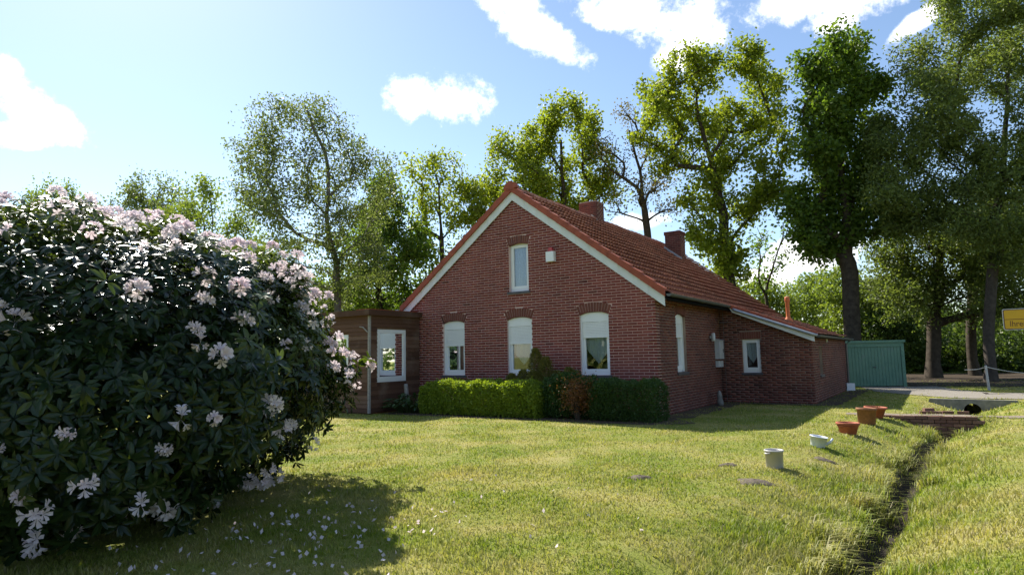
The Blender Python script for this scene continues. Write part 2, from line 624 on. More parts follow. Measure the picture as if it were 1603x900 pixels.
def sheet_strip(name, poly, width, mat, lift=.012, step=.25, kind='structure', jitter=.06):
    """a path laid on the ground along a polyline"""
    pts = []
    for (a, b) in zip(poly[:-1], poly[1:]):
        n = max(2, int(np.hypot(*(b - a)) / step))
        for k in range(n):
            pts.append(a + (b - a) * k / n)
    pts.append(poly[-1]); pts = np.array(pts)
    d = np.gradient(pts, axis=0); d /= np.linalg.norm(d, axis=1)[:, None]
    nrm = np.stack([-d[:, 1], d[:, 0]], 1)
    vs = []; cols = 5
    for i, p in enumerate(pts):
        for c in range(cols):
            t = (c / (cols - 1) - .5) * width
            if c in (0, cols - 1):
                t += math.copysign(jitter, t) * math.sin(i * 1.7 + c) * .8
            q = p + nrm[i] * t
            vs.append((q[0], q[1], 0))
    vs = np.array(vs)
    vs[:, 2] = np.maximum(ground_z(vs[:, 0], vs[:, 1]), -.02) + lift
    idx = np.arange(len(vs)).reshape(-1, cols)
    f = np.stack([idx[:-1, :-1], idx[1:, :-1], idx[1:, 1:], idx[:-1, 1:]], -1).reshape(-1, 4)
    o = new_obj(name, mesh_np(name, vs, f[:, ::-1], True), mat)
    o['kind'] = kind
    return o


M['path'] = plain('path_gravel', (.20, .165, .13), .95, .15, .35, 25, .5)
M['track'] = plain('track_gravel', (.21, .19, .16), .95, .15, .3, 22, .5)
sheet_strip('footpath', PATH, .50, M['path'], .014, jitter=.14)
sheet_strip('gravel_track', np.array([(16.6, 28.0), (15.4, 24.5), (15.6, 21.9), (18.2, 20.6), (22, 19.3), (30, 17.2), (45, 14)]), 3.0, M['track'], .016, .4)
# bare soil bed in front of the house
M['bed_soil'] = plain('bed_soil', (.085, .065, .045), .95, .1, .45, 12, .7)
sheet_strip('soil_bed', np.array([hp(-8.0, -1.15)[:2], hp(-4, -1.1)[:2], hp(0.1, -.95)[:2], hp(.75, -.4)[:2]]), 1.7, M['bed_soil'], .010, .3)
sheet_strip('soil_strip', np.array([hp(.38, .0)[:2], hp(.36, 5.3)[:2]]), .8, M['bed_soil'], .013, .3)
sheet_strip('soil_edge', np.array([hp(.1, 5.4)[:2], hp(3.15, 5.38)[:2], hp(3.25, 13.6)[:2]]), .65, M['bed_soil'], .016, .3)

# ------------------------------------------------------------------ the house
house = thing('farmhouse', 'red brick farmhouse with tiled gable roof and lower side wing', 'house', (HO[0], HO[1], 0), -TH)
UC, RZ, SL = -4.37, 6.72, 0.75         # ridge position, height, roof slope
WL = -8.62                             # left wall
BL, BH, JT = .285, .0775, .0165         # brick length, course height, joint


def boxes_to_mesh(name, boxes, mp):
    """boxes (xa,xb,za,zb,depth) on a wall plane; mp maps (x,z,d) arrays to local points"""
    B = np.array(boxes, float)
    xa, xb, za, zb, d = B.T
    z = np.zeros_like(d)
    cs = [(xa, za, z), (xb, za, z), (xb, zb, z), (xa, zb, z), (xa, za, d), (xb, za, d), (xb, zb, d), (xa, zb, d)]
    V = np.stack([mp(*c) for c in cs], 1).reshape(-1, 3)
    base = (np.arange(len(B)) * 8)[:, None, None]
    F = np.array([(4, 5, 6, 7), (0, 1, 5, 4), (1, 2, 6, 5), (2, 3, 7, 6), (3, 0, 4, 7)])[None] + base
    return mesh_np(name, V, F.reshape(-1, 4))


def front_map(x, z, d, v0=0.0):
    return np.stack([x, v0 - d, z], -1)


def side_map(x, z, d, u0=0.0):
    return np.stack([u0 + d, x, z], -1)


def subtract(iv, a, b):
    out = []
    for p, q in iv:
        if b <= p or a >= q:
            out.append((p, q))
        else:
            if a > p: out.append((p, a))
            if b < q: out.append((b, q))
    return out


def lay_bricks(x0, x1, z0, zmax, holes=(), arches=(), top=None, seed=0, depth=.010):
    r = random.Random(seed); out = []; i = 0
    while z0 + i * BH < zmax:
        za = z0 + i * BH; zb = za + BH - JT; zm = (za + zb) / 2
        lo, hi = x0, x1
        if top:
            lo, hi = top(zb, lo, hi)
        iv = [(lo, hi)] if hi - lo > .05 else []
        for (ha, hb, hc, hd) in holes:
            if zm > hc and zm < hd:
                iv = subtract(iv, ha, hb)
        for (xc, zc, R, Ln, A) in arches:
            if zc + R * math.cos(A) - .01 < zm < zc + R + Ln:
                q = (R + Ln) ** 2 - (zm - zc) ** 2
                hw = min((zm - zc) * math.tan(A), math.sqrt(max(q, 0))) + .008
                iv = subtract(iv, xc - hw, xc + hw)
        off = (BL / 2 if i % 2 else 0.0)
        k = math.floor((lo - x0 - off) / BL) - 1
        while x0 + off + k * BL < hi:
            a = x0 + off + k * BL; b = a + BL - JT
            for p, q in iv:
                aa, bb = max(a, p), min(b, q)
                if bb - aa > .03:
                    out.append((aa, bb, za, zb, depth + r.uniform(-.003, .003)))
            k += 1
        i += 1
    return out


def arch_geo(xa, xb, zs, rise, Ln):
    w = (xb - xa) / 2; R = (w * w + rise * rise) / (2 * rise); zc = zs + rise - R
    return ((xa + xb) / 2, zc, R, Ln, math.asin(w / R) * 1.0)


def soldier_arch(parent, geo, n, mp, depth0=-.10, depth1=.013):
    """bricks on edge fanned round a segmental head; each its own piece"""
    xc, zc, R, Ln, A = geo
    for k in range(n):
        a0 = -A + 2 * A * k / n + .0035 / R * 2; a1 = -A + 2 * A * (k + 1) / n - .0035 / R * 2
        pts = []
        for (aa, rr) in ((a0, R), (a1, R), (a1, R + Ln), (a0, R + Ln)):
            pts.append((xc + rr * math.sin(aa), zc + rr * math.cos(aa)))
        vs = [mp(np.array(p[0]), np.array(p[1]), np.array(depth0)) for p in pts] + [mp(np.array(p[0]), np.array(p[1]), np.array(depth1)) for p in pts]
        MB().add(vs, [(4, 5, 6, 7), (0, 1, 5, 4), (1, 2, 6, 5), (2, 3, 7, 6), (3, 0, 4, 7)]).build('arch_brick', M['arch_brick'], parent)


def wall_slab(name, cols, mat, mp, thick):
    """wall body from columns (xa, xb, [(za, zb_left, zb_right)...]) on a plane, thickness going inwards"""
    mb = MB()
    for xa, xb, zs in cols:
        for za, zl, zr in zs:
            q = [(xa, za), (xb, za), (xb, zr), (xa, zl)]
            vs = [mp(np.array(x), np.array(z), np.array(0.0)) for x, z in q] + [mp(np.array(x), np.array(z), np.array(-thick)) for x, z in q]
            mb.add(vs, [(0, 1, 2, 3), (7, 6, 5, 4), (0, 4, 5, 1), (1, 5, 6, 2), (2, 6, 7, 3), (3, 7, 4, 0)])
    return mb.build(name, mat, house)


def wtop(x):
    return RZ - .30 - SL * abs(x - UC)


# --- front gable wall
WIN = [(-7.17, -6.30, 1.08, 2.80), (-4.67, -3.80, 1.08, 2.80), (-2.22, -1.33, 1.08, 2.82)]
UPW = (-4.57, -3.87, 3.56, 5.01)
edges = sorted({WL, 0.0, UC, UPW[0], UPW[1], *[e for w in WIN for e in w[:2]]})
cols = []
for a, b in zip(edges[:-1], edges[1:]):
    m = (a + b) / 2; spans = []; z = 0.0
    for w in sorted([w for w in WIN + [UPW] if w[0] - 1e-6 < m < w[1] + 1e-6], key=lambda w: w[2]):
        spans.append((z, w[2], w[2])); z = w[3]
    spans.append((z, wtop(a), wtop(b))); cols.append((a, b, spans))
front_wall = wall_slab('front_wall', cols, M['mortar_front'], front_map, .28)
garch = [arch_geo(w[0], w[1], w[3] - .09, .09, .26) for w in WIN] + [arch_geo(UPW[0], UPW[1], UPW[3] - .05, .05, .24)]


def gable_top(z, lo, hi):
    h = (RZ - .30 - z) / SL
    return max(lo, UC - h + .012), min(hi, UC + h - .012)


fb = lay_bricks(WL, .012, .0, 6.5, WIN + [UPW], garch, gable_top, 3)
# the 300 full bricks nearest to the front door side of the lawn are pieces of their own
full = [b for b in fb if abs((b[1] - b[0]) - (BL - JT)) < 1e-4]
full.sort(key=lambda b: -b[0] + abs(b[2] - 1.9) * .9)
single = full[:290]
sset = set(id(b) for b in single)
bm_unit = MB().add([(0, 0, 0), (BL - JT, 0, 0), (BL - JT, 0, BH - JT), (0, 0, BH - JT), (0, -.011, 0), (BL - JT, -.011, 0), (BL - JT, -.011, BH - JT), (0, -.011, BH - JT)],
                   [(4, 5, 6, 7), (0, 1, 5, 4), (1, 2, 6, 5), (2, 3, 7, 6), (3, 0, 4, 7)]).mesh('brick')
bm_unit.materials.append(M['brick_front'])
rb = random.Random(2)
for b in single:
    o = bpy.data.objects.new('brick', bm_unit); COL.objects.link(o); o.parent = front_wall
    o.location = (b[0], rb.uniform(-.002, .002), b[2])
rest = [b for b in fb if id(b) not in sset]
o = new_obj('brick_courses', boxes_to_mesh('brick_courses', rest, front_map), M['brick_front'], front_wall)
o['kind'] = 'stuff'
for g, n in zip(garch, (12, 12, 12, 10)):
    soldier_arch(front_wall, g, n, front_map)

# --- right side wall (u = 0, v 0.28..5.71) and the wing
SW = (1.50, 2.32, 1.10, 2.75)
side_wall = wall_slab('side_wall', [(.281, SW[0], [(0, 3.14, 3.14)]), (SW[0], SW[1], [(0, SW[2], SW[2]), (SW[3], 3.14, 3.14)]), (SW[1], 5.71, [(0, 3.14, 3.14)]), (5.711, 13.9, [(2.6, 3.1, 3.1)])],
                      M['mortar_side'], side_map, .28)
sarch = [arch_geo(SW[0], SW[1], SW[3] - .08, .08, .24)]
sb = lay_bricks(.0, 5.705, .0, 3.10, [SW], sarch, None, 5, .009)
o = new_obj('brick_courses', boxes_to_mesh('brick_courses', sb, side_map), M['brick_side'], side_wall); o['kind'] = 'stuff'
soldier_arch(side_wall, sarch[0], 11, side_map)

VE, UE = 5.71, 2.80
EW = (.71, 1.27, .96, 2.04)
def fm2(x, z, d): return front_map(x, z, d, VE)
def sm2(x, z, d): return side_map(x, z, d, UE)
def etop(x): return 3.02 - .39 * (x - .45)
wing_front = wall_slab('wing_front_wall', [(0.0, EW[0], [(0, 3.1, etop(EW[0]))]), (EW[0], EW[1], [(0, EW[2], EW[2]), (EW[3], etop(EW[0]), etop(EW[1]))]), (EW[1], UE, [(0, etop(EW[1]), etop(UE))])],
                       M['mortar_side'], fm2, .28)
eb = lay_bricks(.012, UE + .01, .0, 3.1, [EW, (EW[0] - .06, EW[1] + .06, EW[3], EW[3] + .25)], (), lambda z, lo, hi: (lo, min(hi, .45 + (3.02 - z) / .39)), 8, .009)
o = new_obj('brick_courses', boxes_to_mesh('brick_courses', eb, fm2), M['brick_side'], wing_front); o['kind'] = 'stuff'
for k in range(9):                                   # flat soldier head over the wing window
    x0 = EW[0] - .05 + k * .0735
    MB().box(x0, x0 + .064, VE - .012, VE + .1, EW[3] + .004, EW[3] + .236).build('arch_brick', M['arch_brick'], wing_front)
EW2 = (6.96, 7.62, .84, 1.76)
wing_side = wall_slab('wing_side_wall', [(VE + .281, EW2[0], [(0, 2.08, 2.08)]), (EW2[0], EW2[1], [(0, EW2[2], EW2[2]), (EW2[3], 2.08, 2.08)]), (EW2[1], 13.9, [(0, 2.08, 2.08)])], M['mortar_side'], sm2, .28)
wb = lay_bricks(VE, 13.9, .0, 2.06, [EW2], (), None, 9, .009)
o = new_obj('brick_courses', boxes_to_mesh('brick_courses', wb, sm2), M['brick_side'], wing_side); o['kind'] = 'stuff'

# --- the unseen walls: left and back
left_wall = MB().box(WL, WL + .28, .281, 13.9, 0, 3.3).build('left_wall', M['mortar_side'], house)
lb = lay_bricks(0, 13.9, 0, 3.3, (), (), None, 11, .009)
o = new_obj('brick_courses', boxes_to_mesh('brick_courses', lb, lambda x, z, d: np.stack([WL - d, x, z], -1)), M['brick_side'], left_wall); o['kind'] = 'stuff'
back_wall = MB().prism([(WL + .281, 0), (UE - .281, 0), (UE - .281, 2.05), (.3, 3.0), (UC, RZ - .32), (WL + .281, 3.2)], 'y', 13.62, 13.9).build('back_wall', M['brick_side'], house)


# --- windows
def ring(mb, x0, x1, z0, z1, w, d0, d1, mp, wb=None):
    """four bars of a frame on a wall plane"""
    wb = wb or w
    for (a, b, c, d) in ((x0, x0 + w, z0, z1), (x1 - w, x1, z0, z1), (x0 + w, x1 - w, z0, z0 + wb), (x0 + w, x1 - w, z1 - w, z1)):
        q = [(a, c), (b, c), (b, d), (a, d)]
        vs = [mp(np.array(x), np.array(z), np.array(d0)) for x, z in q] + [mp(np.array(x), np.array(z), np.array(d1)) for x, z in q]
        mb.add(vs, [(0, 1, 2, 3), (7, 6, 5, 4), (0, 4, 5, 1), (1, 5, 6, 2), (2, 6, 7, 3), (3, 7, 4, 0)])


def slab(mb, x0, x1, z0, z1, d0, d1, mp):
    q = [(x0, z0), (x1, z0), (x1, z1), (x0, z1)]
    vs = [mp(np.array(x), np.array(z), np.array(d0)) for x, z in q] + [mp(np.array(x), np.array(z), np.array(d1)) for x, z in q]
    mb.add(vs, [(0, 1, 2, 3), (7, 6, 5, 4), (0, 4, 5, 1), (1, 5, 6, 2), (2, 6, 7, 3), (3, 7, 4, 0)])


def make_window(w, mp, shutter=0.0, curtain=None, label=None, rec=.10, sill=True, parent=None):
    x0, x1, z0, z1 = w
    parent = parent or house
    mb = MB(); ring(mb, x0 + .002, x1 - .002, z0 + .002, z1 - .002, .05, -rec - .07, -rec, mp, .07)
    win = mb.build('window', M['white_pvc'], parent)
    if label:
        win['label'] = label
    mb = MB(); ring(mb, x0 + .045, x1 - .045, z0 + .065, z1 - .045, .075, -rec - .055, -rec + .012, mp, .10)
    mb.build('sash', M['white_pvc'], win)
    mb = MB(); slab(mb, x0 + .11, x1 - .11, z0 + .15, z1 - .11, -rec - .03, -rec - .024, mp)
    mb.build('pane', M['glass'], win)
    if sill:
        mb = MB(); slab(mb, x0 - .05, x1 + .05, z0 - .075, z0 - .003, -rec - .05, .045, mp)
        mb.build('sill', M['sill'], win)
    if shutter:
        zb = z1 - shutter
        mb = MB(); slab(mb, x0 + .045, x1 - .045, z1 - .28, z1 - .02, -rec - .01, -rec + .05, mp)
        z = z1 - .286
        while z > zb:                                # slats: little louvres with a step between
            slab(mb, x0 + .05, x1 - .05, z - .040, z - .004, -rec + .014, -rec + .036, mp)
            slab(mb, x0 + .05, x1 - .05, z - .006, z, -rec + .014, -rec + .026, mp)
            z -= .043
        slab(mb, x0 + .05, x1 - .05, z - .045, z, -rec + .014, -rec + .045, mp)
        mb.build('roller_shutter', M['white_pvc'], win)
        mb = MB()
        slab(mb, x0 + .006, x0 + .046, z0 + .01, z1 - .03, -rec + .013, -rec + .055, mp); slab(mb, x1 - .046, x1 - .006, z0 + .01, z1 - .03, -rec + .013, -rec + .055, mp)
        mb.build('guide_rail', M['white_pvc'], win)
    xm = (x0 + x1) / 2
    if curtain == 'vee':
        zt = z1 - (shutter or .1) + .04; zp = z0 + .30
        mb = MB(); n = 14; q = []
        for i in range(n + 1):
            x = x0 + .06 + (x1 - x0 - .12) * i / n
            zl = zp + (zt - zp) * .62 * abs(x - xm) / ((x1 - x0) / 2)
            dd = -rec - .12 - .012 * math.sin(i * 2.4)
            q += [(x, zl, dd), (x, zt, dd)]
        vs = [mp(np.array(a), np.array(b), np.array(c)) for a, b, c in q]
        mb.add(vs, [(2 * i, 2 * i + 2, 2 * i + 3, 2 * i + 1) for i in range(n)])
        mb.build('curtain', M['lace'], win)
    elif curtain == 'side':
        mb = MB(); n = 12; q = []
        for i in range(n + 1):
            x = xm - .05 + (x1 - .06 - xm + .05) * i / n; dd = -rec - .14 - .02 * math.sin(i * 2.1)
            q += [(x, z0 + .08, dd), (x, z1 - .1, dd)]
        mb.add([mp(np.array(a), np.array(b), np.array(c)) for a, b, c in q], [(2 * i, 2 * i + 2, 2 * i + 3, 2 * i + 1) for i in range(n)])
        mb.build('curtain', M['lace'], win)
    elif curtain == 'full':
        mb = MB(); n = 26; q = []
        for i in range(n + 1):
            x = x0 + .06 + (x1 - x0 - .12) * i / n; dd = -rec - .12 - .02 * math.sin(i * 1.9)
            q += [(x, z0 + .06, dd), (x, z1 - .06, dd)]
        mb.add([mp(np.array(a), np.array(b), np.array(c)) for a, b, c in q], [(2 * i, 2 * i + 2, 2 * i + 3, 2 * i + 1) for i in range(n)])
        mb.build('curtain', M['lace'], win)
    return win


make_window(WIN[0], front_map, .72, 'side', 'ground floor window with half lowered shutter, beside the timber annexe')
make_window(WIN[1], front_map, .72, 'vee', 'ground floor window with half lowered shutter, behind the yellowish evergreen')
make_window(WIN[2], front_map, .66, 'vee', 'widest ground floor window with shutter lowered over its upper third')
make_window(UPW, front_map, 0, 'full', 'narrow upper gable window reflecting the sky')
make_window(SW, side_map, .62, None, 'tall shaded window in the side wall', .13)
make_window(EW, fm2, 0, 'vee', 'small square window in the wing wall', .08)
make_window(EW2, sm2, 0, None, 'small deep-set window at the wing corner', .14)

# alarm box on the gable
mb = MB().box(-3.18, -2.92, -.15, -.012, 4.33, 4.62)
al = mb.build('alarm_box', M['white_pvc'], house)
MB().prism([(-3.13, 4.622), (-2.97, 4.622), (-3.0, 4.74), (-3.10, 4.74)], 'y', -.11, -.02).build('beacon', plain('red_plastic', (.45, .05, .05), .35, .5, .1), al)

# --- roof
CO, SI = 1 / math.hypot(1, SL), SL / math.hypot(1, SL)
CSL = .39
CO2, SI2 = 1 / math.hypot(1, CSL), CSL / math.hypot(1, CSL)
V0, V1 = -.10, 14.05
roof = MB().add([(UC, V0 + .06, RZ - .10), (.44, V0 + .06, RZ - .10 - SL * (.44 - UC)), (.44, V1, RZ - .10 - SL * (.44 - UC)), (UC, V1, RZ - .10),
                 (UC, V0 + .06, RZ - .17), (.40, V0 + .06, RZ - .17 - SL * (.40 - UC)), (.40, V1, RZ - .17 - SL * (.40 - UC)), (UC, V1, RZ - .17)],
                [(0, 1, 2, 3), (7, 6, 5, 4), (0, 4, 5, 1), (1, 5, 6, 2), (2, 6, 7, 3)]).build('roof', M['dark_void'], house)
MB().add([(UC, V0 + .06, RZ - .10), (-9.0, V0 + .06, RZ - .10 - SL * (UC + 9.0)), (-9.0, V1, RZ - .10 - SL * (UC + 9.0)), (UC, V1, RZ - .10),
          (UC, V0 + .06, RZ - .17), (-8.96, V0 + .06, RZ - .17 - SL * (UC + 8.96)), (-8.96, V1, RZ - .17 - SL * (UC + 8.96)), (UC, V1, RZ - .17)],
         [(3, 2, 1, 0), (4, 5, 6, 7), (1, 5, 4, 0), (2, 6, 5, 1), (3, 7, 6, 2)]).build('roof_deck', M['dark_void'], roof)
cz0 = 3.12
MB().add([(.42, VE - .22, cz0 - .06), (3.0, VE - .22, cz0 - .06 - CSL * 2.58), (3.0, V1, cz0 - .06 - CSL * 2.58), (.42, V1, cz0 - .06),
          (.42, VE - .22, cz0 - .12), (2.97, VE - .22, cz0 - .12 - CSL * 2.55), (2.97, V1, cz0 - .12 - CSL * 2.55), (.42, V1, cz0 - .12)],
         [(0, 1, 2, 3), (7, 6, 5, 4), (0, 4, 5, 1), (1, 5, 6, 2), (2, 6, 7, 3)]).build('wing_roof_deck', M['dark_void'], roof)

TW, TL, TE = .205, .41, .365          # tile width, length, exposed length


def tile_mesh():
    n = 8; vs = []; fs = []
    prof = [.042 * (.5 + .5 * math.cos(2 * math.pi * (i / n) - .6)) + (.012 if i == n else 0) for i in range(n + 1)]
    for (s, h) in ((0.0, 0.0), (TL, .068)):
        for i in range(n + 1):
            vs.append((TW * 1.04 * i / n, s, prof[i] + h))
    for i in range(n + 1):
        vs.append((TW * 1.04 * i / n, TL - .006, prof[i] + .068 - .024))
    k = n + 1
    fs += [(i, i + 1, k + i + 1, k + i) for i in range(n)]
    fs += [(k + i, k + i + 1, 2 * k + i + 1, 2 * k + i) for i in range(n)]
    me = bpy.data.meshes.new('roof_tile'); me.from_pydata(vs, [], fs)
    for p in me.polygons[:n]:
        p.use_smooth = True
    me.update(); me.materials.append(M['roof_tile'])
    return me, np.array(vs), np.array(fs)


TME, TV, TF = tile_mesh()


def tile_frame(org, sdir, ndir, adir):
    return np.array([adir, sdir, ndir]).T, np.array(org)


def lay_tiles(u0, z0, sl, side, rows, va, vb, singles):
    """rows of pantiles down a slope; side +1 right slope, -1 left slope"""
    c, s = 1 / math.hypot(1, sl), sl / math.hypot(1, sl)
    sd_ = np.array([side * c, 0, -s]); nd = np.array([side * s, 0, c]); ad = np.array([0, -side, 0.0])
    ncol = int((vb - va) / TW)
    bulk = []
    r = np.random.default_rng(rows + int(side) + 3)
    for i in range(rows):
        for j in range(ncol):
            v = (vb - j * TW) if side > 0 else (va + j * TW)
            org = np.array([u0, v, z0]) + sd_ * (i * TE + r.uniform(-.006, .006)) + nd * (r.uniform(-.003, .004) + .012 * math.sin(v * 1.3 + i * .2) * .5)
            Mx = np.array([ad, sd_ + nd * r.uniform(-.008, .008), nd]).T
            if singles and singles(i, v):
                o = bpy.data.objects.new('roof_tile', TME); COL.objects.link(o); o.parent = roof
                m = Matrix([list(Mx[k]) + [org[k]] for k in range(3)] + [[0, 0, 0, 1]])
                o.matrix_local = m
            else:
                bulk.append(TV @ Mx.T + org)
    return bulk


main_rows = 16
b1 = lay_tiles(UC + .03, RZ - .075, SL, 1, main_rows, V0 + .10, V1, lambda i, v: v < 3.75 and i < main_rows)
b2 = lay_tiles(UC - .03, RZ - .075, SL, -1, main_rows - 1, V0 + .10, V1, None)
b3 = lay_tiles(.40, cz0 - .045, CSL, 1, 7, VE - .2, V1, None)
V = np.concatenate(b1 + b2 + b3); nb = len(b1) + len(b2) + len(b3)
F = (TF[None] + (np.arange(nb) * len(TV))[:, None, None]).reshape(-1, 4)
me = mesh_np('roof_tiles', V, F)
o = new_obj('roof_tiles', me, M['roof_tile'], roof); o['kind'] = 'stuff'
# ridge tiles: half-round caps lapping each other
for k in range(36):
    v = V0 - .06 + k * .395
    mb = MB(); n = 8
    vs = []; fs = []
    for (vv, rr) in ((v, .145), (v + .42, .125)):
        for i in range(n + 1):
            t = math.pi * i / n
            vs.append((UC + rr * math.cos(t), vv, RZ - .065 + rr * .95 * math.sin(t) + .01 * math.sin(k * 1.1)))
    fs = [(i, i + 1, n + 2 + i, n + 1 + i) for i in range(n)] + [tuple(range(n + 1))[::-1]]
    mb.add(vs, fs).build('ridge_tile', M['verge_tile'] if k == 0 else M['roof_tile'], roof)
# verge: white slates on the bargeboard, clay verge tiles above
for side in (1, -1):
    end = (.30 - UC) if side > 0 else (UC + 8.93)
    n = 22 if side > 0 else 20
    for k in range(n):
        a, b = end * k / n, end * (k + 1) / n + .004
        q = []
        for t, up in ((a, .085), (b, .085), (b, .372), (a, .372)):
            q.append((UC + side * t, RZ - up - SL * t))
        d0 = -.070 - .006 * (k % 2)
        mb = MB(); mb.prism(q if side > 0 else q[::-1], 'y', d0, d0 + .024)
        mb.build('verge_slate', M['white_slate'], roof)
    n2 = 15
    for k in range(n2):
        a, b = end * k / n2, end * (k + 1) / n2 + .03
        q = []
        lift = .012
        for t, up in ((a, .115), (b, .115 - lift), (b, -.10 - lift), (a, -.075)):
            q.append((UC + side * t, RZ - up - SL * t))
        mb = MB(); mb.prism(q if side > 0 else q[::-1], 'y', -.135 - .004 * (k % 2), -.075)
        mb.prism([(UC + side * a, RZ + .075 - SL * a), (UC + side * b, RZ + .10 + lift - SL * b), (UC + side * b, RZ + .05 - SL * b), (UC + side * a, RZ + .03 - SL * a)], 'y', -.074, .10)
        mb.build('verge_tile', M['verge_tile'], roof)
MB().prism([(-4.62, 6.70), (-4.12, 6.70), (-4.20, 6.86), (-4.37, 6.93), (-4.54, 6.86)], 'y', -.165, -.02).build('ridge_end', M['verge_tile'], roof)
# wing verge board and its red edge
MB().prism([(.42, cz0 - .02), (2.93, cz0 - .02 - CSL * 2.51), (2.93, cz0 - .24 - CSL * 2.51), (.52, cz0 - .20)], 'y', VE - .27, VE - .225).build('wing_verge_board', M['white_slate'], roof)
for k in range(8):
    a, b = .38 + 2.62 * k / 8, .38 + 2.62 * (k + 1) / 8 + .02
    MB().prism([(a, cz0 - .045 - CSL * (a - .42)), (b, cz0 - .035 - CSL * (b - .42)), (b, cz0 + .085 - CSL * (b - .42)), (a, cz0 + .07 - CSL * (a - .42))], 'y', VE - .30, VE - .12).build('verge_tile', M['verge_tile'], roof)


def gutter(name, p0, p1, r, mat, parent=house):
    p0 = Vector(p0); p1 = Vector(p1); d = (p1 - p0).normalized(); side = d.cross(Vector((0, 0, 1))).normalized()
    n = 8; vs = []; fs = []
    for p in (p0, p1):
        for rr in (r, r - .008):
            for i in range(n + 1):
                t = math.pi + math.pi * i / n
                vs.append(p + side * rr * math.cos(t) + Vector((0, 0, 1)) * rr * math.sin(t))
    k = n + 1
    for i in range(n):
        fs += [(i, i + 1, 2 * k + i + 1, 2 * k + i), (k + i + 1, k + i, 3 * k + i, 3 * k + i + 1)]
    fs += [(0, 2 * k, 3 * k, k), (n, k + n, 3 * k + n, 2 * k + n)]
    fs += [tuple(range(n + 1)), tuple(range(2 * k + n, 2 * k - 1, -1))]
    mb = MB().add(vs, fs)
    return mb.build(name, mat, parent)


gutter('gutter', (.43, V0, 3.16), (.43, VE - .12, 3.145), .075, M['gutter'])
gutter('gutter', (3.05, VE - .3, 2.10), (3.05, V1, 2.08), .07, M['gutter'])
gutter('gutter', (-9.02, V0 - .12, 3.27), (-9.02, V1, 3.25), .075, M['zinc'])
MB().tube([(-9.02, -.1, 3.19), (-8.88, -.1, 3.13), (-8.72, -.02, 3.10)], .045).build('gutter_outlet', M['zinc'], house)
MB().tube([(.43, VE - .16, 3.09), (.62, VE - .315, 2.99), (2.85, VE - .33, 2.14), (3.02, VE - .28, 2.09)], .048, 10).build('downpipe', M['zinc'], house)
MB().tube([(3.05, 13.3, 2.02), (2.90, 13.3, 1.86), (2.89, 13.3, .05)], .045, 10).build('downpipe', M['gutter'], house)
MB().tube([(.15, VE - .03, 3.0), (.15, VE - .03, .05)], .006, 6).build('conductor_cable', M['gutter'], house)


# chimneys laid in brick
def chimney(u0, u1, v0, v1, zb, zt, cap, label):
    core = MB().box(u0 + .012, u1 - .012, v0 + .012, v1 - .012, zb, zt - .01).build('chimney', M['mortar_side'], house)
    core['label'] = label
    h = .0775; n = int((zt - zb) / h); boxes = MB()
    for i in range(n):
        za, zbb = zb + i * h, zb + (i + 1) * h - .011
        proud = .03 if cap and i >= n - 2 else 0
        for (a0, a1, fixed, ax) in ((u0, u1, v0, 'f'), (u0, u1, v1, 'b'), (v0, v1, u1, 'r'), (v0, v1, u0, 'l')):
            m = 3; off = (i % 2) * .5
            xs = sorted({a0 - proud, a1 + proud, *[a0 + (a1 - a0) * (j + off) / m for j in range(m + 1) if a0 < a0 + (a1 - a0) * (j + off) / m < a1]})
            for p, q in zip(xs[:-1], xs[1:]):
                if q - p < .04: continue
                p2, q2 = p + .005, q - .005
                if ax == 'f': boxes.box(p2, q2, fixed - proud, fixed + .06, za, zbb)
                if ax == 'b': boxes.box(p2, q2, fixed - .06, fixed + proud, za, zbb)
                if ax == 'r': boxes.box(fixed - .06, fixed + proud + .001, p2 + .062, q2 - .062 if q2 > a1 - .05 else q2, za, zbb)
                if ax == 'l': boxes.box(fixed - proud - .001, fixed + .06, p2 + .062, q2 - .062 if q2 > a1 - .05 else q2, za, zbb)
    o = boxes.build('chimney_bricks', M['brick_side'], core); o['kind'] = 'stuff'
    MB().box(u0 + .1, u1 - .1, v0 + .1, v1 - .1, zt - .02, zt + .015).build('flue', M['dark_void'], core)
    return core


c1 = chimney(-4.98, -4.24, 5.45, 6.10, 5.9, 7.42, False, 'broad plain chimney at the ridge nearer the gable')
MB().add([(-4.40, 5.40, 6.86), (-4.18, 5.40, 6.66), (-4.18, 5.43, 6.60), (-4.40, 5.43, 6.78), (-4.62, 5.40, 6.86), (-4.62, 5.43, 6.78)], [(0, 1, 2, 3), (4, 0, 3, 5)]).build('flashing', M['white_slate'], c1)
c2 = chimney(-3.49, -2.82, 10.5, 11.15, 5.0, 6.86, True, 'slimmer chimney with corbelled top, farther along the roof')
MB().prism([(-3.52, 6.14), (-2.76, 5.57), (-2.76, 5.67), (-3.52, 6.24)], 'y', 10.44, 10.47).build('flashing', M['zinc'], c2)
# clay vent pipe on the wing roof
vz = cz0 - CSL * (1.35 - .42)
vp = MB().lathe([(.17, -.06), (.15, .05), (.085, .14), (.075, .2), (.075, .72), (.085, .74), (.095, .76), (.095, .90), (.08, .93), (.05, .94), (.0, .94)], 18)
o = vp.build('vent_pipe', M['orange_clay'], house, True); o.location = (1.35, 10.2, vz); o['label'] = 'orange clay vent pipe on the wing roof'

